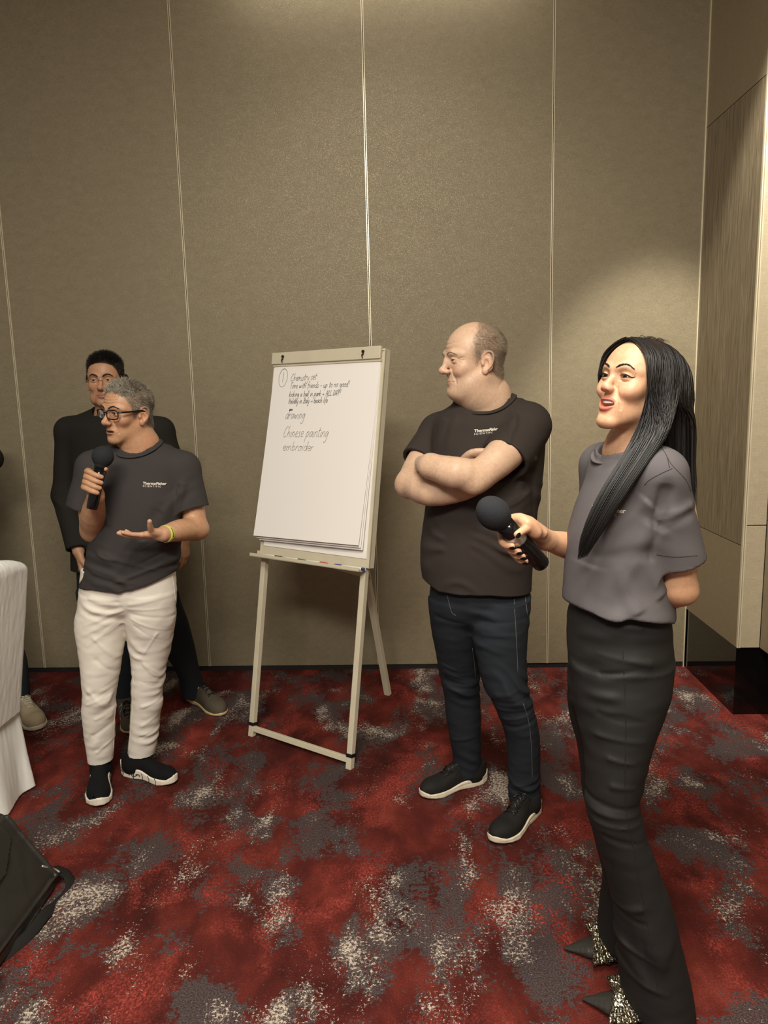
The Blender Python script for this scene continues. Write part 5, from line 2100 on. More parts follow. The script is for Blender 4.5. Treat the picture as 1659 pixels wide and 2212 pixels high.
    J.loft(rows_px([(1280, 180, 286, 2.862, .112), (1330, 166, 277, 2.855, .112), (1360, 166, 271, 2.85, .104), (1400, 172, 265, 2.84, .092), (1450, 178, 258, 2.835, .084), (1500, 181, 248, 2.835, .076), (1530, 179, 248, 2.84, .07), (1550, 180, 247, 2.845, .067), (1600, 186, 246, 2.86, .062), (1650, 192, 243, 2.87, .055), (1666, 193, 241, 2.872, .053)]), k=.018)
    J.loft(rows_px([(1280, 262, 372, 2.868, .112), (1330, 271, 378, 2.876, .112), (1360, 276, 374, 2.885, .104), (1400, 282, 367, 2.895, .092), (1450, 287, 355, 2.895, .083), (1500, 287, 349, 2.90, .074), (1516, 286, 351, 2.90, .070), (1550, 284, 344, 2.91, .066), (1600, 279, 338, 2.92, .060), (1630, 276, 333, 2.925, .056), (1643, 275, 331, 2.927, .054)]), k=.018)
    J.disp(folds(.012, (.35, 0, 1), 150, P(220, 1320, 2.75), (.09, .2, .055), .8, .4))
    J.disp(folds(.012, (-.25, 0, 1), 150, P(325, 1320, 2.78), (.09, .2, .06), .8, 1.1))
    J.disp(folds(.013, (-.6, 0, 1), 95, P(215, 1500, 2.76), (.08, .2, .10), .9, 1.4))
    J.disp(folds(.013, (.5, 0, 1), 110, P(318, 1500, 2.82), (.08, .2, .09), .9, 2.4))
    J.disp(folds(.010, (.4, 0, 1), 90, P(320, 1420, 2.80), (.08, .2, .09), .9, 4.4))
    J.disp(folds(.008, (-.5, 0, 1), 110, P(218, 1620, 2.8), (.08, .2, .06), .9, 3.4))
    J.disp(folds(.008, (.5, 0, 1), 110, P(305, 1600, 2.85), (.08, .2, .06), .9, 5.4))
    J.disp(cloth_noise(.002, 10))
    J.disp(cloth_noise(.0013, 21, (1, 1, 2.6)))
    lines = [((268, 1310), (196, 1330)), ((268, 1318), (184, 1350)), ((266, 1328), (178, 1374)), ((262, 1300), (188, 1298)), ((258, 1345), (190, 1395)), ((275, 1316), (352, 1320)), ((276, 1325), (364, 1346)), ((278, 1336), (352, 1374)), ((276, 1306), (362, 1294)), ((284, 1350), (345, 1400)),
             ((202, 1372), (256, 1440)), ((335, 1372), (296, 1430)), ((184, 1508), (240, 1478)), ((184, 1526), (240, 1500)), ((186, 1488), (226, 1532)), ((350, 1512), (290, 1482)), ((350, 1522), (292, 1516)), ((298, 1440), (346, 1500)), ((190, 1600), (240, 1568)), ((196, 1640), (236, 1608)), ((286, 1592), (336, 1562)), ((282, 1618), (326, 1602)), ((200, 1560), (244, 1540)), ((290, 1545), (340, 1530)), ((205, 1420), (250, 1470))]
    J.disp(ridges([(P(*a, 2.76), P(*b_, 2.76), (.0045 if i % 3 else -.0045), .0105 - .003 * (i % 2)) for i, (a, b_) in enumerate(lines)], 2.89))
    tr_ = garment('trousers', J, (-1.5, 2.65, .1), (-.85, 3.05, .95), .0049, MT['beige'], root)
    bvj = BVHTree.FromPolygons([tuple(v.co) for v in tr_.data.vertices], [tuple(q.vertices) for q in tr_.data.polygons])
    b = MB()
    for line in ([(372, 1242), (377, 1275), (379, 1300)], [(258, 1460), (248, 1540), (243, 1650)], [(288, 1450), (285, 1540), (278, 1630)], [(194, 1661), (218, 1664), (241, 1661)], [(276, 1638), (303, 1641), (330, 1638)]):
        q = []
        for v in crv(line, 14):
            h = bvj.ray_cast(Vector(CAM), Vector(_u(ray(*v))))
            if h[0] is not None: q.append(np.array(h[0]))
        if len(q) > 3: b.sweep(q, .0016, 5)
    b.build('seam', MT['beige'], tr_, True)['kind'] = 'stuff'

    # sock trainers with white moulded soles
    for i, (heel, toe, sd, ank) in enumerate(((G(222, 1668), G(211, 1748), 1, P(217, 1668, 2.872)), (G(266, 1668), G(384, 1692), -1, P(303, 1645, 2.927)))):
        sh, fr2, on, Ls = sneaker('shoe', heel, toe, sd, root, MT['knit'], MT['white_sole'], .0032, .036, .056, ank, .058, style='sock', k=1.0)
        # dark grooves and scribbled lettering on the sole side
        b = MB()
        r2 = np.random.default_rng(3 + i)
        ty, a_, c_ = outline(Ls, sd)
        side = lambda y, z, sx: fr2(np.interp(y, ty, c_) + sx * (np.interp(y, ty, a_) * 1.06 + .0022), y, z)
        for sx in (-1, 1):
            for y in (.30, .47, .60, .74):
                b.sweep([side(Ls * y, .004, sx), side(Ls * (y + .01), .018, sx), side(Ls * (y - .015), .034, sx)], .0014, 5)
            for j in range(9):
                y = Ls * (.03 + .045 * j)
                q = [side(np.clip(y + r2.uniform(-.010, .012), .004, Ls), r2.uniform(.010, .052 - .02 * j / 9), sx) for _ in range(3)]
                b.sweep(crv(q, 8), .0019, 5)
        b.build('sole_lettering', MT['ink'], sh, True)['kind'] = 'stuff'
        b = MB()
        tq = fr2(np.interp(Ls * .98, ty, c_), Ls * .985, .030)
        b.bevbox((-.012, -.008, 0), (.012, .004, .014), .003, lambda x, y, z: tq + (fr2(x, y, z) - fr2(0, 0, 0)))
        b.build('toe_tab', MT['white_sole'], sh)

    # watch on a lime strap
    w = empty('wristwatch', wrL, None, None)
    w.parent = root
    w.location = Vector(wrL) - Vector(root.location)
    ax2 = _u(elL - wrL)
    c0 = wrL + ax2 * .018
    fr_ = frame(c0, ax2, (0, -1, 0))
    b = MB()
    q = [fr_(.0335 * math.cos(a), .031 * math.sin(a), 0) for a in -np.linspace(-.4 * math.pi, .95 * math.pi, 26)]
    b.sweep(q, .0105, 8, flat=.2, up=fr_(1, -.9, 0) - fr_(0, 0, 0))
    b.build('strap', MT['lime'], w, True)
    b = MB()
    for a in -np.linspace(-.05, .9, 7):
        b.lathe([(0, .0021), (.0014, .0021)], frame(fr_(.0350 * math.cos(a), .0325 * math.sin(a), -.002), fr_(math.cos(a), math.sin(a), 0) - fr_(0, 0, 0)), 8)
    b.build('strap_hole', MT['black_plastic'], w)
    b = MB()
    b.sweep([fr_(.0345 * math.cos(a), .032 * math.sin(a), dz) for a, dz in ((.50 * math.pi, -.012), (.38 * math.pi, -.012), (.38 * math.pi, .012), (.50 * math.pi, .012))], .0018, 6, closed=True)
    b.build('buckle', MT['steel'], w, True)
    b = MB()
    cq = fr_(.0345 * math.cos(.74 * math.pi), .034 * math.sin(.74 * math.pi), 0)
    b.lathe([(-.004, .018), (-.002, .020), (.005, .020), (.007, .017)], frame(cq, cq - c0), 24)
    b.build('watch_case', MT['black_gloss'], w, True)
    return root


MT['hair_grey'] = hair_mat('grey_hair', [srgb(70, 62, 52), srgb(132, 122, 106), srgb(206, 198, 182)])
MT['hair_dark'] = hair_mat('dark_brown_hair', [srgb(22, 17, 14), srgb(44, 36, 30)])
build_a()
# ------------------------------------------------------------------ laughing woman holding out a microphone
SK_D = C3(208, 162, 128)


def scalp_d(L):
    x, y, z = L.T
    yh = np.interp(z, [-.08, -.03, .03, .06, .08, .10, .13], [.012, .022, .036, .050, .062, .080, .12])
    return smooth(.008, -.008, y - yh) * smooth(-.09, -.05, z)



def build_d():
    root = empty('person', (.56, 1.80, 0), 'laughing woman with long black hair holding out a microphone', 'person')
    p = dict(skin=SK_D, lip=C3(200, 100, 86), lip_mix=.85, scalp=scalp_d, scalp_mix=.97, scalp_col=C3(18, 15, 14), brow_col=C3(40, 28, 24), brow_mix=.85, brow_w=.0034, brow_z=.0025, cran=.077, w=1.06, jaw=.90, nose=.78, nose_w=.88, nose_z=-.032, brow=.0065, eye_open=.0027, mouth_open=.0085, mouth_w=.027, smile=1, lips=.95,
             blush=C3(228, 164, 138), cheek=.002, naso=.0004, bag=.0006)
    Hf, lip, pts = head_field(p)
    T = (rotz(57, 14, -4), P(1378, 829, 1.715), .905)
    Rm, t, s = T
    loc = lambda v: Rm @ (np.array(v) * s) + t
    B = Field()
    B.sub(Hf, Rm, t, s, .19, k=.004)
    nb = P(1362, 978, 1.745)
    B.tube([loc((0, -.030, -.040)), loc((0, -.030, -.095)), nb, nb + np.array([.01, .01, -.08])], [.052, .048, .052, .07], k=.025)
    shL, elL = P(1430, 1026, 1.63), P(1466, 1268, 1.665)
    B.tube([shL, P(1464, 1130, 1.645), elL], [.046, .043, .037], k=.015)
    B.ell(P(1482, 1280, 1.665), .026, k=.02)
    B.tube([elL, P(1440, 1282, 1.72), P(1380, 1270, 1.86)], [.037, .038, .03], k=.015)
    shR, elR, wrR = P(1300, 1005, 1.90), P(1290, 1195, 1.90), P(1178, 1166, 1.74)
    B.tube([shR, P(1298, 1100, 1.92), elR], [.044, .040, .034], k=.015)
    B.tube([elR, elR * .45 + wrR * .55, wrR], [.034, .034, .0225], k=.012)
    # right hand on the microphone
    foam, butt = P(1067, 1110, 1.625), P(1172, 1220, 1.70)
    ax = _u(foam - butt)
    Lm = np.linalg.norm(foam - butt)
    RH = .0215
    og = butt + ax * Lm * .46
    vdir = _u(og - CAM)
    side = _u(np.cross(ax, vdir))
    if side[2] < 0: side = -side          # points up and to the right in view
    far = vdir - ax * (vdir @ ax)
    # knuckles sit behind the handle, fingers come round its lower side to the front
    th = [og + side * .050 + far * .012 - ax * .030, og + side * .040 + far * .004 + ax * .006, og + side * .024 - far * .020 + ax * .030, og + side * .006 - far * .0305 + ax * .040]
    tips, pos = grip(B, og, ax, side * .35 + far * .95, -side, RH, .88, start=.1, sweep=(2.75, 2.85, 2.8, 2.65), zz=(.040, .018, -.001, -.019), thumb=th, wrist=wrR, rf=.0098, over=-.005)
    ce = nb + np.array([.01, .03, -.16])
    B.cap(nb, ce, .06, .055, k=.03)
    B.cap(ce, shL, .042, k=.03)
    B.cap(ce, shR, .042, k=.03)
    # ankles and feet
    fN, fF = G(1395, 2195), G(1352, 2060)
    V, Q = polygonise(B, (.14, 1.45, .98), (.86, 2.02, 1.74), .0019)
    L = (V - t) @ Rm / s
    inh = _len(L) < .19
    col = np.repeat(SK_D[None], len(V), 0) * (1 + .04 * noise3(V * 25))[:, None]
    hc = head_color(L[inh], lip, p)
    fade = smooth(.19, .15, _len(L[inh]))[:, None]
    col[inh] = col[inh] * (1 - fade) + hc * fade
    v2, f2, c2 = coarsen(V, Q, ((_len(L) < .165) & (L[:, 1] > -.03)) | (_len(V - og) < .11), .0050, col)
    body = seal(mk('body', v2, f2, MT['skin'], root, True, c2))
    for e in pts['eyes']:
        sphere_eye('eye', loc(e), Rm @ _u((-.1, 1, -.05)), .0127 * s, root, (.03, .018, .012))
    for i, b_ in enumerate(pts['brows']):
        q = np.array(b_)
        brow('eyebrow', q, T, root, MT['hair_black'], .0030, 420, seed=25 + i, fld=Hf, w=.0003, ln=.0065)
    # lashes and eyeliner
    for sx in (-1, 1):
        b = MB()
        q = [loc((sx * x, face_y(Hf, sx * x, z) + .0012, z)) for x, z in crv([(.0185, .0008), (.025, .0030), (.033, .0036), (.041, .0018), (.0475, -.0010), (.053, .0022)], 20)]
        b.sweep(q, np.interp(np.linspace(0, 1, 20), [0, .5, .85, 1], [.0004, .0009, .0012, .0004]), 5)
        r_ = np.random.default_rng(3)
        for k in range(15):
            i = int(5 + k)
            o = q[i]
            b.sweep([o, o + Rm @ np.array([sx * .002 * (k / 7.5 - .6), .0045, .0018]), o + Rm @ np.array([sx * .005 * (k / 7.5 - .6), .0075, .0062])], [.0003, .00025, .0001], 3)
        q2 = [loc((sx * x, face_y(Hf, sx * x, z) + .0004, z)) for x, z in crv([(.021, -.0030), (.032, -.0042), (.044, -.0022)], 10)]
        b.sweep(q2, .0006, 4)
        b.build('eyelashes', MT['lash'], root, True)
    # teeth: upper arch
    b = MB()
    for k in range(-4, 5):
        a = k * .235
        c = np.array([.0220 * math.sin(a), .0690 + .0228 * math.cos(a), 0])
        n_ = np.array([math.sin(a), math.cos(a), 0])
        tx = np.array([math.cos(a), -math.sin(a), 0])
        w = .0026 if abs(k) != 0 else .0026
        hgt = .0075 - .0004 * abs(k)
        b.bevbox((-w, -.002, -hgt), (w, .002, .003), .0009, lambda x, y, z: loc(c + tx * x + n_ * y + np.array([0, 0, -.0622 + .0002 * abs(k) + z])))
    b.build('teeth', MT['teeth'], root, True)
    # nails: glossy black
    for (tp, rad, axd, fwd) in tips:
        f_ = _u(fwd)
        n_ = _u(rad)
        xx = np.cross(f_, n_)
        c = np.array(tp) + n_ * .0062 + f_ * .004
        N_ = Field()
        N_.ell(c, (.0052, .0088, .0019), rot=np.column_stack([xx, f_, n_]))
        vv, qq = polygonise(N_, c - .012, c + .012, .0011)
        mk('fingernail', vv, qq, MT['nail'], root, True)
    f_ = _u(th[3] - th[2])
    n_ = _u(-far + side * .3)
    n_ = _u(n_ - f_ * (n_ @ f_))
    c = th[3] + n_ * .0070 + f_ * .003
    N_ = Field()
    N_.ell(c, (.0060, .0085, .0020), rot=np.column_stack([np.cross(f_, n_), f_, n_]))
    vv, qq = polygonise(N_, c - .012, c + .012, .0011)
    mk('fingernail', vv, qq, MT['nail'], root, True)

    mic, mfr, ml = microphone('microphone', foam, butt, 'black foam microphone with silver ring held out by the laughing woman', rh=RH, rf=.0365, silver=True, stretch=1.25)
    b = MB()
    b.lathe([(0, .0016), (.0012, .0014)], frame(og - far * (RH + .0004) + ax * .012 + side * .003, -far), 10)
    b.build('indicator_light', MT['led'], mic)

    # t-shirt
    S = Field()
    S.loft(rows_px([(985, 1305, 1432, 1.745, .085), (1010, 1284, 1436, 1.745, .110), (1050, 1263, 1436, 1.745, .125), (1100, 1243, 1440, 1.745, .135), (1150, 1229, 1440, 1.745, .138), (1200, 1224, 1443, 1.745, .136), (1250, 1220, 1445, 1.745, .136), (1285, 1219, 1448, 1.745, .144), (1310, 1221, 1451, 1.745, .150), (1335, 1224, 1452, 1.745, .150), (1365, 1228, 1450, 1.745, .146)]), k=.03)
    S.cap(nb + np.array([.0, .0, -.025]), shL + np.array([-.004, .0, .002]), .060, .051, k=.05)
    S.cap(nb + np.array([.0, .0, -.025]), shR + np.array([.0, -.01, 0]), .062, .050, k=.05)
    cav = [sleeve(S, shL + np.array([-.004, 0, 0]), P(1464, 1211, 1.66), .054, .062, .03, .007),
           sleeve(S, shR + np.array([.0, -.01, 0]), P(1296, 1130, 1.90), .052, .058, .03)]
    # drop shoulder seam and folds
    S.disp(ridges([(P(1432, 1040, 1.6), P(1410, 1210, 1.6), -.012, .014), (P(1400, 1080, 1.6), P(1330, 1150, 1.6), .008, .022), (P(1420, 1130, 1.6), P(1320, 1290, 1.6), .010, .03), (P(1290, 1230, 1.6), P(1270, 1320, 1.6), .008, .022),
                   (P(1415, 1190, 1.6), P(1300, 1210, 1.6), -.008, .02), (P(1380, 1330, 1.6), P(1340, 1240, 1.6), .008, .02), (P(1500, 1090, 1.6), P(1425, 1115, 1.6), .005, .010), (P(1495, 1105, 1.6), P(1430, 1140, 1.6), -.005, .012), (P(1440, 1300, 1.6), P(1400, 1220, 1.6), .008, .018)], 1.74))
    S.disp(folds(.010, (.8, 0, .35), 70, P(1330, 1320, 1.62), (.14, .2, .06), 1.0, .7))
    S.disp(folds(.007, (.2, 0, 1), 90, P(1465, 1130, 1.6), (.06, .2, .07), 1.0, 2.7))
    S.disp(cloth_noise(.003, 7))
    for c_ in cav: c_()
    xs = [P(q, 1330, 1.68)[0] for q in (1215, 1232, 1260, 1295, 1350, 1430, 1450)]
    zs = [P(q, r, yy)[2] for q, r, yy in ((1215, 1298, 1.72), (1232, 1310, 1.68), (1260, 1322, 1.63), (1295, 1335, 1.605), (1350, 1340, 1.597), (1430, 1343, 1.65), (1450, 1338, 1.70))]
    S.cut(lambda Q: np.interp(Q[:, 0], xs, zs) - Q[:, 2], .006)
    nk = P(1358, 978, 1.74)
    nax = _u((-.28, -.22, .92))
    S.cap(nk - nax * .035, nk + nax * .14, .062, .078, k=.006, m='s')
    shirt = garment('t_shirt', S, (.25, 1.45, .95), (.95, 2.1, 1.52), .0044, MT['shirt_d'], root)
    collar(shirt, nk + nax * .002, nax, .076, MT['shirt_d'], .0072)
    flat_print(shirt, [('ThermoFisher', .0135, .0088, .0003, 1.0, 0), ('SCIENTIFIC', .0088, 0, 0, 1.42, 0)], P(1262, 1120, 1.6), (.90, -.42, .0), (.03, 0, 1), .02, shirt)
    bvs = BVHTree.FromPolygons([tuple(v.co) for v in shirt.data.vertices], [tuple(q.vertices) for q in shirt.data.polygons])

    def on(bv, px, py):
        h = bv.ray_cast(Vector(CAM), Vector(_u(ray(px, py))))
        return np.array(h[0]) if h[0] is not None else None
    b = MB()
    for line in ([(1440, 985), (1452, 1005), (1480, 1035), (1492, 1060)], [(1452, 1012), (1430, 1022), (1404, 1036), (1392, 1048)], [(1428, 966), (1440, 985), (1446, 1010)], [(1418, 1198), (1460, 1203), (1506, 1200)]):
        q = [on(bvs, *v) for v in crv(line, 14)]
        q = [v for v in q if v is not None]
        if len(q) > 3: b.sweep(q, .0009, 5)
    b.build('seam', MT['shirt'], shirt, True)['kind'] = 'stuff'

    # flared trousers
    J = Field()
    J.loft(rows_px([(1290, 1240, 1438, 1.745, .115), (1320, 1229, 1442, 1.745, .120), (1360, 1227, 1446, 1.745, .126), (1400, 1228, 1447, 1.745, .132), (1450, 1231, 1446, 1.75, .132), (1500, 1233, 1441, 1.75, .120), (1530, 1240, 1432, 1.75, .10)]), k=.02)
    J.loft(rows_px([(1440, 1245, 1446, 1.70, .085), (1500, 1250, 1440, 1.69, .090), (1550, 1254, 1426, 1.685, .088), (1600, 1260, 1409, 1.68, .084), (1650, 1266, 1396, 1.675, .080), (1700, 1268, 1384, 1.672, .076), (1730, 1266, 1380, 1.67, .074), (1770, 1272, 1388, 1.67, .074),
                    (1800, 1282, 1394, 1.672, .074), (1860, 1300, 1416, 1.675, .074), (1900, 1312, 1429, 1.677, .075), (1960, 1325, 1451, 1.68, .08), (2020, 1333, 1466, 1.685, .086), (2060, 1336, 1476, 1.688, .09), (2120, 1340, 1489, 1.69, .096), (2165, 1352, 1496, 1.69, .10), (2192, 1372, 1497, 1.69, .10)]), k=.03)
    J.loft(rows_px([(1440, 1230, 1380, 1.82, .085), (1500, 1228, 1370, 1.83, .085), (1550, 1233, 1350, 1.84, .08), (1600, 1246, 1340, 1.85, .075), (1660, 1256, 1335, 1.86, .070), (1720, 1261, 1338, 1.865, .068), (1780, 1276, 1350, 1.87, .068), (1840, 1292, 1370, 1.875, .070), (1900, 1304, 1390, 1.88, .074), (1960, 1296, 1405, 1.885, .080), (2020, 1293, 1415, 1.89, .088), (2050, 1312, 1420, 1.89, .09)]), k=.03)
    J.disp(folds(.009, (.05, 0, 1), 120, P(1330, 1570, 1.6), (.10, .2, .12), .7, 1.0))
    J.disp(folds(.011, (.12, 0, 1), 120, P(1330, 1760, 1.6), (.09, .2, .09), .7, 2.0))
    J.disp(folds(.008, (.08, 0, 1), 100, P(1360, 1420, 1.6), (.12, .2, .07), .7, 3.0))
    J.disp(folds(.008, (.6, 0, .6), 60, P(1400, 2080, 1.6), (.12, .2, .12), .8, 3.6))
    lines = [((1290, 1548), (1396, 1562)), ((1286, 1596), (1392, 1605)), ((1316, 1699), (1372, 1704)), ((1266, 1742), (1384, 1751)), ((1280, 1763), (1386, 1768)), ((1284, 1786), (1388, 1790)), ((1300, 1812), (1392, 1830)), ((1420, 1440), (1300, 1425)), ((1400, 1365), (1330, 1362)), ((1300, 1470), (1380, 1452)), ((1310, 1640), (1370, 1650)),
             ((1390, 1965), (1325, 1990)), ((1385, 1990), (1400, 2120)), ((1345, 2120), (1440, 2150)), ((1345, 2060), (1420, 2085)), ((1330, 1990), (1392, 2000))]
    J.disp(ridges([(P(*a, 1.6), P(*b_, 1.6), (.0055 if i % 3 else -.005), .009) for i, (a, b_) in enumerate(lines)], 1.74))
    J.disp(cloth_noise(.002, 9))
    J.disp(cloth_noise(.0008, 20, (1, 1, 2.6)))
    tr_ = garment('trousers', J, (.25, 1.5, -.02), (.85, 2.1, 1.12), .0049, MT['black_cloth'], root)
    bvj = BVHTree.FromPolygons([tuple(v.co) for v in tr_.data.vertices], [tuple(q.vertices) for q in tr_.data.polygons])
    b = MB()
    for line in ([(1345, 1400), (1352, 1560), (1350, 1720), (1362, 1800), (1390, 1950), (1410, 2060), (1422, 2150)],):
        q = [on(bvj, *v) for v in crv(line, 40)]
        q = [v for v in q if v is not None]
        if len(q) > 3: b.sweep(q, .0011, 4)
    b.build('seam', MT['lash'], tr_, True)

    # pointed satin heels with crushed metallic bows
    for toe, heel, shin in ((G(1262, 2166), P(1425, 2150, 1.66), P(1412, 2040, 1.69)), (G(1222, 2056), P(1395, 2040, 1.875), P(1358, 1960, 1.885))):
        toe = np.array(toe)
        hz = np.array([heel[0], heel[1], 0])
        d = _u((hz - toe) * np.array([1, 1, 0]))
        sd = np.array([-d[1], d[0], 0])
        LN = .222
        q = lambda u, w, z: toe + d * (u * LN) + sd * w + np.array([0, 0, z])
        F = Field()
        F.tube([q(.0, 0, .012), q(.12, 0, .016), q(.30, 0, .024), q(.42, 0, .030)], [.006, .017, .033, .037], k=.004, sq=((0, 0, 1), .55))
        F.tube([q(.42, 0, .026), q(.62, 0, .045), q(.85, 0, .080), q(1.0, 0, .095)], [.034, .027, .026, .025], k=.01, sq=((0, 0, 1), .22))
        F.cap(q(.96, 0, .085), q(.99, 0, .0), .012, .0055, k=.006)
        F.ell(q(.74, 0, .088), (.070, .026, .034), rot=np.column_stack([d, sd, [0, 0, 1]]), k=.004, m='s')
        F.cut(lambda Q: -Q[:, 2])
        vv, qq = polygonise(F, toe + d * LN / 2 - .17, toe + d * LN / 2 + .17, .003)
        sh = mk('shoe', vv, qq, MT['satin'], root, True)
        # foot
        F = Field()
        F.tube([q(.34, 0, .018), q(.44, 0, .034), q(.58, .0, .062), q(.72, 0, .098), q(.74, 0, .13) * .5 + np.array(shin) * .5, shin], [.010, .020, .025, .029, .031, .034], k=.01)
        vv, qq = polygonise(F, toe + d * LN / 2 + np.array([-.2, -.2, -.02]), toe + d * LN / 2 + np.array([.2, .2, .30]), .0032)
        mk('foot', vv, qq, MT['skin'], root, True, np.repeat(SK_D[None], len(vv), 0))
        # bow: two flared wings pinched in the middle
        F = Field()
        ctr = q(.40, .0, .060)
        near = 1.0 if sd[1] < 0 else -1.0
        for sg in (-1, 1):
            near_side = (sd * sg)[1] < 0
            if near_side:      # spreads down the side facing the camera
                w_ = _u(sd * sg * .80 - np.array([0, 0, .52]) + d * .30)
                ln_, wd_ = .070, .0098
            else:              # stands up over the instep
                w_ = _u(sd * sg * .45 + np.array([0, 0, .85]) - d * .15)
                ln_, wd_ = .033, .0066
            n_ = _u(np.cross(w_, d))
            n_ = n_ if n_[2] > 0 or not near_side else -n_
            l_ = _u(np.cross(n_, w_))
            for k in range(-4, 5):
                e = ctr + w_ * (ln_ - .0010 * abs(k)) + l_ * (k * wd_) + n_ * (.005 * (k % 2) + (.010 if near_side else 0))
                F.cap(ctr + l_ * k * .0030 + n_ * .004, e, .0058, .0056, k=.0035)
        F.ell(ctr + np.array([0, 0, .004]), (.017, .014, .014), k=.006)
        F.disp(lambda Q: .0022 * noise3(Q * 210))
        vv, qq = polygonise(F, ctr - .085, ctr + .085, .0028)
        mk('bow', vv, qq, MT['glitter'], sh, True)

    # ---- hair: solid under-volume plus strands
    N = vert_normals(V, Q)
    r_ = np.random.default_rng(21)
    cap_ = Field()
    cap_.ell((0, -.020, .034), (.076, .096, .077))
    cap_.ell((0, -.052, -.02), (.070, .058, .085), k=.03)
    # hairline: clear the face
    cap_.ell((0, .100, -.035), (.070, .105, .122), k=.012, m='s')
    for sx in (-1, 1):
        cap_.ell((sx * .055, .085, .0), (.040, .078, .080), k=.012, m='s')
    Hh = Field()
    Hh.sub(cap_, Rm, t, s, .17, k=.004)
    # main falls: behind the shoulder, and forward over the chest
    back = [P(1415, 790, 1.70), P(1440, 860, 1.715), P(1446, 930, 1.73), P(1444, 1000, 1.735)]
    Hh.tube(back, [.032, .036, .034, .018], k=.02, n=24)
    front = [P(1412, 800, 1.66), P(1422, 880, 1.645), P(1400, 955, 1.625), P(1352, 1020, 1.600), P(1312, 1090, 1.592), P(1280, 1150, 1.590), P(1258, 1205, 1.592)]
    Hh.tube(front, [.012, .022, .027, .025, .022, .015, .005], k=.02, sq=((.2, 1, .2), .5), n=40)
    Hh.disp(lambda Q: np.full(len(Q), -.004, f32))
    vv, qq = polygonise(Hh, (.30, 1.5, 1.08), (.80, 1.95, 1.75), .0026)
    hv = mk('hair', vv, qq, MT['hair_black'], root, True, np.full((len(vv), 3), .35, f32))
    nn = vert_normals(vv, qq)
    # strands that flow over it
    gf = np.array(front)
    gb = np.array(back + [P(1450, 1050, 1.73)])
    tr1 = crv(gf, 60)
    n = 700
    st = MB()
    V2, F2, C2 = [], [], []
    cnt = [0]

    def add_strand(pts, w, shd):
        pts = np.asarray(pts)
        m = len(pts)
        tt = np.gradient(pts, axis=0)
        tt /= _len(tt)[:, None] + 1e-9
        a = np.cross(tt, np.array([.3, 1, .2]))
        a /= _len(a)[:, None] + 1e-9
        b_ = np.cross(tt, a)
        wd = w * np.interp(np.linspace(0, 1, m), [0, .2, .8, 1], [.6, 1, .9, .15])[:, None]
        o = cnt[0]
        cnt[0] += m * 3
        ring = np.stack([pts + a * wd, pts - a * wd * .5 + b_ * wd * .86, pts - a * wd * .5 - b_ * wd * .86], 1).reshape(-1, 3)
        V2.append(ring)
        i = np.arange(m - 1)[:, None] * 3
        for k in range(3):
            l = (k + 1) % 3
            F2.append(np.column_stack([i + k, i + l, i + 3 + l, i + 3 + k]) + o)
        C2.append(np.full((m * 3, 3), shd, f32))
    part = lambda u: np.array([.012, .058 - u * .12, .116 - .9 * max(0, .5 - u) ** 2 * .12])

    def scalp_pt(x, y, zt=.12):
        c_ = np.array([0, -.02, .03])
        d_ = _u(np.array([x, y, zt]) - c_)
        rr = np.linspace(.15, .05, 101)
        d = cap_.ev((c_ + rr[:, None] * d_).astype(f32))
        i = np.argmax(d < 0)
        return c_ + d_ * rr[i] if d[i] < 0 else c_ + d_ * .095
    for k in range(2300):
        u = r_.random()
        y0 = .058 - u * .147
        lft = r_.random() < .78      # person's left side faces the camera
        x0 = .010
        p0 = scalp_pt(x0, y0)
        sgn = -1 if lft else 1
        jx = np.clip(r_.normal(), -1.5, 1.5)
        sc_ = math.sqrt(max(.12, 1 - ((y0 + .02) / .104) ** 2))
        lift = .004 * r_.random()
        head = []
        for ph_ in (6, 24, 42, 60, 78):
            q_ = math.radians(ph_)
            sx_ = sc_ + (1 - sc_) * math.sin(q_) ** 2
            head.append(loc((sgn * (.0825 * sx_ - .012 * smooth(.03, .07, y0) * math.sin(q_) + lift) * math.sin(q_) + (.010 + .006 * jx) * math.cos(q_), y0 * (1 + (.16 if y0 > 0 else -.10) * ph_ / 78) + .004 * jx - .004 * ph_ / 78, .031 + .009 * smooth(.02, .055, y0) * math.cos(q_) + (.081 * sc_ + lift) * math.cos(q_))))
        xs_ = sgn * (.0830 + .016 * smooth(.035, .0, y0) - .010 * smooth(.03, .07, y0) + lift)
        head += [loc((xs_, y0 * (1.16 if y0 > 0 else .9) - .006, .005)), loc((xs_, y0 * 1.0 - .012, -.040))]
        fwd = lft and y0 > -.030
        j = np.clip(r_.normal(size=3), -1.4, 1.4) * np.array([.016, .006, .010])
        ra, rq = math.sqrt(r_.random()), r_.random() * 6.28
        if fwd:
            i0 = 16
            tail = []
            for i in (14, 20, 27, 34, 41, 48, min(59, int(51 + 9 * r_.random()))):
                R_i = np.interp(i, [0, 10, 20, 30, 40, 50, 59], [.036, .046, .050, .047, .040, .029, .012]) * ra
                tail.append(tr1[i] + np.array([math.cos(rq) * .92, math.sin(rq) * .55, math.cos(rq) * .35]) * R_i)
        else:
            g = crv(gb, 20)
            tail = [g[i] + np.array([j[0] * 1.5 + .010, j[1] * 2 - .030 * (1 if lft else -1), 0]) for i in (7, 11, 15, 19)]
            tail[-1][2] -= .05 * r_.random()
        pp = crv(head + tail, 25)
        for _ in range(3): pp[1:-1] = (pp[:-2] + 2 * pp[1:-1] + pp[2:]) / 4
        add_strand(pp, .0008 + .0005 * r_.random(), float(np.clip(.35 + .35 * r_.normal(), 0, 1)))
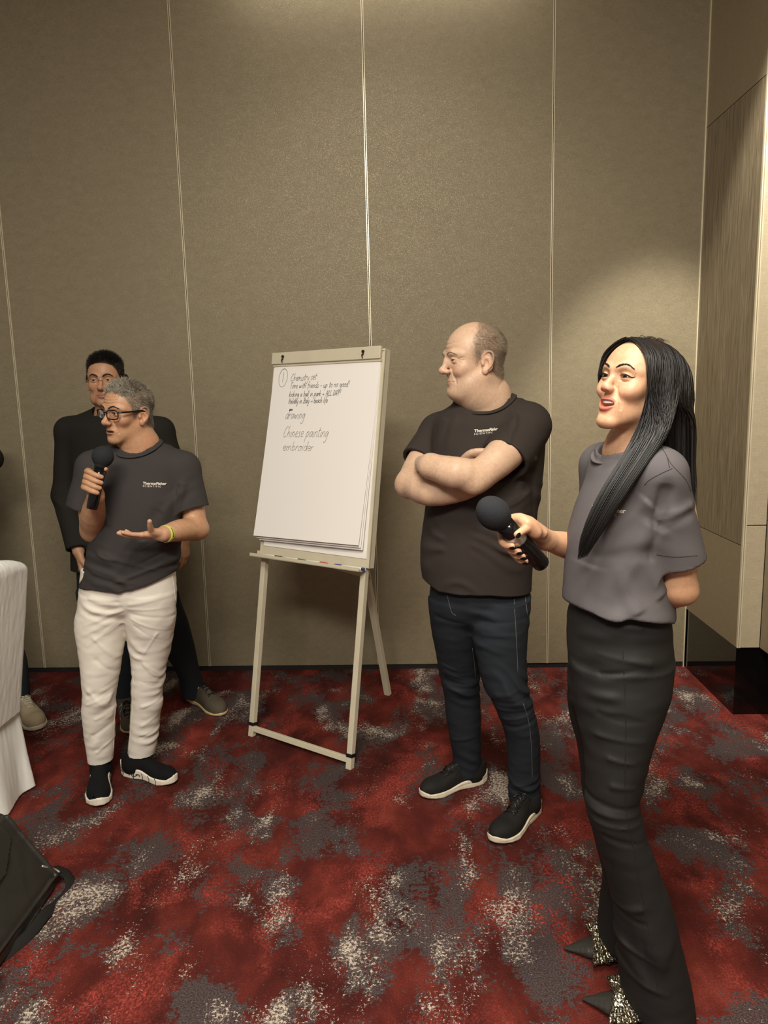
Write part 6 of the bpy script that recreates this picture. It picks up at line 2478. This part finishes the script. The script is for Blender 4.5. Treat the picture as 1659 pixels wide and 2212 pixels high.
    # fly-aways on the crown
    for k in range(60):
        p0 = scalp_pt(r_.normal() * .02, .05 - .1 * r_.random())
        dr = np.array([r_.normal() * .5, r_.normal() * .6 + .3, .8])
        add_strand(crv([loc(p0), loc(p0 + dr * .008), loc(p0 + dr * .014 + np.array([0, -.012, 0])), loc(p0 + dr * .012 + np.array([0, -.03, -.002]))], 8), .00035, .3)
    mk('hair_strands', np.concatenate(V2), np.concatenate(F2), MT['hair_black'], hv, True, np.concatenate(C2))
    return root


MT['hair_black'] = hair_mat('black_hair', [srgb(10, 9, 8), srgb(24, 20, 18), srgb(48, 41, 36)], .46)
build_d()
# ------------------------------------------------------------------ the two people further back
def scalp_full(L):
    x, y, z = L.T
    yh = np.interp(z, [-.05, -.03, .0, .03, .06, .075, .09, .12], [.004, .020, .034, .050, .062, .082, .12, .14])
    zl = np.interp(y, [-.11, -.05, -.03, -.012, .0, .03], [-.066, -.064, -.05, .012, .012, -.020])
    return smooth(.006, -.006, y - yh) * smooth(-.006, .006, z - zl)


def short_hair(V, Q, L, inh, Rm, mask, mat, root, ln, seed, up=.35):
    r_ = np.random.default_rng(seed)
    N = vert_normals(V, Q)
    m = mask(L) * inh
    m = np.where((np.abs(L[:, 0]) > .078), 0, m)
    ix = np.nonzero(r_.random(len(V)) < m * .55)[0]
    top = smooth(.04, .09, L[ix, 2])
    dd = N[ix] * (.6 + .5 * top)[:, None] + (Rm @ np.array([0, -.6, -.3]))[None] * (1 - top)[:, None] + (Rm @ np.array([.1, .25, up]))[None] * top[:, None] + r_.normal(size=(len(ix), 3)) * .22
    strands('hair', V[ix], dd, ln * (.5 + .9 * top) * (.7 + .6 * r_.random(len(ix))), mat, root, .0008, 2, seed=seed)


def build_b():
    sk = C3(184, 140, 108)
    root = empty('person', (-1.32, 3.62, 0), 'dark-haired man in black jacket standing behind the grey-haired speaker', 'person')
    p = dict(skin=sk, lip=C3(140, 84, 72), lip_mix=.6, brow_col=C3(26, 20, 18), brow_mix=.9, brow_w=.0046, w=1.0, jaw=1.0, jowl=.004, nose=.98, eye_open=.0030, scalp=scalp_full, scalp_mix=.95, scalp_col=C3(20, 17, 15), stubble=.10, stubble_col=C3(116, 90, 74))
    Hf, lip, pts = head_field(p)
    T = (rotz(-8, -2, 0), P(229, 820, 3.60), 1.07)
    Rm, t, s = T
    loc = lambda v: Rm @ (np.array(v) * s) + t
    B = Field()
    B.sub(Hf, Rm, t, s, .19, k=.004)
    nb = P(240, 905, 3.63)
    B.tube([loc((0, -.030, -.045)), loc((0, -.022, -.105)), nb, nb + np.array([0, .0, -.09])], [.062, .062, .066, .09], k=.03)
    shR, elR, wrR = P(152, 932, 3.63), P(142, 1070, 3.62), P(170, 1190, 3.52)
    shL, elL, wrL = P(345, 932, 3.63), P(388, 1060, 3.64), P(398, 1163, 3.55)
    for a, b_, c in ((shR, elR, wrR), (shL, elL, wrL)):
        B.tube([a, b_, c], [.045, .038, .030], k=.02)
        B.cap(nb + np.array([0, 0, -.12]), a, .05, k=.03)
    B.cap(nb, nb + np.array([0, 0, -.16]), .08, k=.03)
    cu = ((.25, .35, .3), (.3, .4, .3), (.35, .45, .3), (.4, .45, .3))
    hand_open(B, wrR, (.10, -.10, -1), (.75, .35, 0), (.3, -.9, -.1), .98, curl=cu, thumb=((.35, .75, .35), (.1, .95, .2)))
    hand_open(B, wrL, (-.02, -.12, -1), (-.75, .45, 0), (-.3, -.9, -.1), .98, curl=cu, thumb=((.35, .75, .35), (.1, .95, .2)))
    V, Q = polygonise(B, (-1.80, 3.35, .75), (-.92, 3.78, 1.86), .003)
    L = (V - t) @ Rm / s
    inh = _len(L) < .19
    col = np.repeat(sk[None], len(V), 0) * (1 + .06 * noise3(V * 25))[:, None]
    hc = head_color(L[inh], lip, p)
    fade = smooth(.19, .15, _len(L[inh]))[:, None]
    col[inh] = col[inh] * (1 - fade) + hc * fade
    v2, f2, c2 = coarsen(V, Q, (_len(L) < .16) | (_len(V - wrR - np.array([0, 0, -.1])) < .1) | (_len(V - wrL - np.array([0, 0, -.1])) < .1), .0065, col)
    seal(mk('body', v2, f2, MT['skin'], root, True, c2))
    for e in pts['eyes']:
        sphere_eye('eye', loc(e), Rm @ _u((.1, 1, -.08)), .0127 * s, root, (.03, .018, .012))
    for i, b_ in enumerate(pts['brows']):
        brow('eyebrow', b_, T, root, MT['hair_black'], .0045, 150, seed=35 + i, fld=Hf)
    short_hair(V, Q, L, inh, Rm, scalp_full, MT['hair_black'], root, .013, 4)
    gl = empty('glasses', loc((0, .1, 0)), None, None)
    gl.parent = root
    gl.location = Vector(loc((0, .1, 0))) - Vector(root.location)
    for sx in (-1, 1):
        q = [loc((sx * .033 + .0235 * math.cos(a), .102 - .006 * abs(math.cos(a) + .5 * sx), -.006 + .0155 * math.sin(a))) for a in np.linspace(0, 2 * math.pi, 25)[:-1]]
        b = MB()
        b.add([loc((sx * .033, .1005, -.006))] + q, [(0, i + 1, (i + 1) % 24 + 1) for i in range(24)])
        b.build('lens', MT['lens'], gl)
        b = MB()
        b.sweep([loc(v) for v in crv([(sx * .056, .094, -.001), (sx * .070, .080, .003), (sx * .0765, .03, .004), (sx * .079, -.012, .002)], 14)], .0011, 5)
        b.build('temple_arm', MT['steel'], gl, True)
    b = MB()
    b.sweep([loc(v) for v in crv([(-.0105, .101, -.003), (0, .105, .001), (.0105, .101, -.003)], 8)], .0013, 5)
    b.build('bridge', MT['steel'], gl, True)
    # jacket
    S = Field()
    S.loft(rows_px([(880, 205, 285, 3.65, .06), (900, 172, 318, 3.64, .10), (920, 150, 345, 3.63, .13), (980, 150, 352, 3.63, .14), (1060, 155, 348, 3.63, .14), (1140, 158, 345, 3.63, .138), (1200, 155, 352, 3.63, .14), (1262, 155, 356, 3.63, .142)]), k=.03)
    S.cap(nb + np.array([0, .0, -.02]), shR + np.array([-.002, 0, .0]), .080, .066, k=.05)
    S.cap(nb + np.array([0, .0, -.02]), shL + np.array([.002, 0, .0]), .080, .066, k=.05)
    cav = []
    for a, b_, c in ((shR, elR, wrR), (shL, elL, wrL)):
        S.cap(a, b_, .068, .060, k=.03)
        cav.append(sleeve(S, b_, c + (b_ - c) * .05, .062, .056))
    S.disp(folds(.008, (.3, 0, 1), 80, P(140, 1070, 3.55), (.1, .2, .12), 1.0, 1.0))
    S.disp(cloth_noise(.004, 7))
    for c_ in cav: c_()
    S.cap(nb + np.array([0, -.03, -.04]), nb + np.array([0, -.02, .16]), .066, .088, k=.008, m='s')
    jk = garment('jacket', S, (-1.85, 3.35, .75), (-.85, 3.85, 1.66), .007, MT['jacket'], root)
    b = MB()
    for sx in (-1, 1):
        b.sweep(crv([nb + np.array([0, .075, .035]), nb + np.array([sx * .075, .03, .025]), nb + np.array([sx * .075, -.065, -.05]), nb + np.array([sx * .04, -.135, -.16]), nb + np.array([0, -.148, -.32])], 18), np.linspace(.020, .014, 18), 8, flat=.45, up=(0, 0, 1))
    b.build('lapel', MT['jacket'], jk, True)
    F = Field()
    F.cap(nb + np.array([0, -.015, -.01]), nb + np.array([0, -.05, -.22]), .074, .09, k=.01)
    F.cap(nb + np.array([0, -.0, -.02]), nb + np.array([0, .0, .2]), .062, .066, k=.004, m='s')
    garment('shirt', F, nb - np.array([.15, .2, .33]), nb + np.array([.15, .12, .12]), .006, MT['shirt'], root)
    J = Field()
    J.loft(rows_px([(1225, 168, 345, 3.63, .12), (1290, 170, 350, 3.63, .12), (1320, 180, 350, 3.63, .10)]), k=.02)
    J.loft(rows_px([(1280, 262, 384, 3.63, .10), (1310, 275, 393, 3.63, .10), (1350, 310, 407, 3.63, .095), (1400, 352, 420, 3.64, .085), (1450, 383, 430, 3.65, .075), (1482, 391, 438, 3.66, .068), (1516, 395, 437, 3.67, .062)]), k=.04)
    J.loft(rows_px([(1280, 172, 300, 3.63, .10), (1350, 195, 300, 3.62, .095), (1420, 222, 300, 3.60, .08), (1480, 238, 296, 3.58, .07), (1545, 248, 295, 3.56, .062)]), k=.04)
    J.disp(folds(.010, (.3, 0, 1), 90, P(425, 1470, 3.55), (.1, .2, .07), 1.0, 1.0))
    J.disp(cloth_noise(.003, 9))
    garment('jeans', J, (-1.8, 3.4, .05), (-.8, 3.85, .92), .0072, MT['jeans'], root)
    for heel, toe, sd, ank in ((G(408, 1505), G(488, 1546), -1, P(416, 1510, 3.66)), (G(272, 1540), G(284, 1588), 1, P(272, 1540, 3.56))):
        sh, fr2, on, Ls = sneaker('shoe', heel, toe, sd, root, MT['grey_suede'], MT['gum'], .0042, .018, .022, ank, .050, k=.95, spring=.006)
        laces(on, Ls, sh, MT['strap'], .42, .62, 4, .02)
        b = MB()
        for y in (.30, .37):
            for sx in (-1, 1):
                q = [on(sx * x, Ls * (y + .02 * k), .001) for k, x in enumerate((.031, .027, .020))]
                b.sweep([fr2(sx * .0335, Ls * (y - .02), .022)] + q, .0045, 6, flat=.4)
        b.build('side_stripe', MT['stripe'], sh, True)
    return root


def build_e():
    sk = C3(184, 140, 108)
    C0 = np.array([-2.27, 3.56, 0])
    root = empty('person', C0, 'person in dark jeans and beige trainer partly out of frame behind the white chair', 'person')
    p = dict(skin=sk, lip=C3(150, 92, 78), scalp=scalp_full, scalp_mix=.95, scalp_col=C3(20, 17, 15))
    Hf, lip, pts = head_field(p)
    T = (rotz(-45, 0, 0), C0 + np.array([-.03, -.02, 1.62]), 1.0)
    Rm, t, s = T
    loc = lambda v: Rm @ (np.array(v) * s) + t
    B = Field()
    B.sub(Hf, Rm, t, s, .19, k=.004)
    nb = C0 + np.array([-.03, 0, 1.47])
    B.tube([loc((0, -.03, -.045)), loc((0, -.022, -.105)), nb, nb - np.array([0, 0, .09])], [.06, .06, .064, .09], k=.03)
    arms = []
    for sx in (-1, 1):
        side = np.array([.72, .69, 0]) * sx
        a = nb + side * .17 - np.array([0, 0, .07])
        e = a + side * .06 + np.array([.02, 0, -.27])
        if sx > 0: e = np.array([P(-2, 1000, 3.58)[0] - .058, 3.60, P(0, 1000, 3.58)[2] + .02])
        w = e + np.array([.04, -.19, .02]) + side * -.10
        arms.append((a, e, w))
        B.tube([a, e, w], [.045, .038, .030], k=.02)
        B.cap(nb - np.array([0, 0, .1]), a, .05, k=.03)
        hand_open(B, w, w - e, (0, 0, -1) if sx > 0 else (0, 0, 1), (.5, -.5, .3), .95, curl=(.3, .4, .3))
    V, Q = polygonise(B, (-2.75, 3.1, .85), (-1.7, 4.0, 1.80), .0055)
    L = (V - t) @ Rm / s
    inh = _len(L) < .19
    col = np.repeat(sk[None], len(V), 0).copy()
    col[inh] = head_color(L[inh], lip, p)
    mk('body', V, Q, MT['skin'], root, True, col)
    for e in pts['eyes']:
        sphere_eye('eye', loc(e), Rm @ _u((0, 1, 0)), .0127, root, (.03, .018, .012))
    short_hair(V, Q, L, inh, Rm, scalp_full, MT['hair_black'], root, .015, 9)
    S = Field()
    z = lambda h: h
    S.loft([(.80, C0[0], C0[1], .17, .13), (1.0, C0[0], C0[1], .165, .125), (1.25, C0[0] - .01, C0[1], .18, .13), (1.40, C0[0] - .02, C0[1], .16, .11), (1.46, C0[0] - .03, C0[1], .08, .07)], k=.03)
    cav = []
    for a, e, w in arms:
        S.cap(nb - np.array([0, 0, .02]), a, .075, .066, k=.05)
        S.cap(a, e, .064, .055, k=.03)
        cav.append(sleeve(S, e, w, .055, .050))
    for c_ in cav: c_()
    S.cap(nb - np.array([0, 0, .03]), nb + np.array([0, 0, .15]), .07, .085, k=.006, m='s')
    S.disp(cloth_noise(.004, 7))
    garment('jacket', S, (-2.7, 3.1, .75), (-1.7, 4.0, 1.56), .010, MT['jacket'], root)
    J = Field()
    J.loft([(.74, C0[0], C0[1], .16, .12), (.88, C0[0], C0[1], .16, .12)], k=.02)
    J.loft([(.86, C0[0] + .07, C0[1], .09, .09), (.66, C0[0] + .12, C0[1], .088, .09)] + rows_px([(1360, -55, 36, 3.56, .088), (1400, -35, 46, 3.54, .082), (1435, -14, 57, 3.53, .075), (1485, 8, 62, 3.53, .065), (1525, 16, 64, 3.53, .058)]), k=.05)
    J.loft([(.06, C0[0] - .20, C0[1] - .08, .058, .062), (.4, C0[0] - .15, C0[1] - .04, .07, .075), (.82, C0[0] - .08, C0[1], .085, .09)], k=.05)
    J.disp(cloth_noise(.004, 8))
    garment('jeans', J, (-2.6, 3.3, .03), (-1.8, 3.8, .92), .008, MT['jeans'], root)
    for heel, toe, sd, ank in ((G(40, 1532), G(88, 1578), -1, P(42, 1520, 3.53)), (C0 + np.array([-.22, -.02, 0]), C0 + np.array([-.16, -.28, 0]), 1, C0 + np.array([-.20, -.08, .08]))):
        sh, fr2, on, Ls = sneaker('shoe', heel, toe, sd, root, MT['tan_suede'], MT['ivory_sole'], .0042, .024, .026, ank, .055, k=1.0, spring=.006)
        laces(on, Ls, sh, MT['stripe'], .40, .62, 5, .022)
    return root


build_b()
build_e()
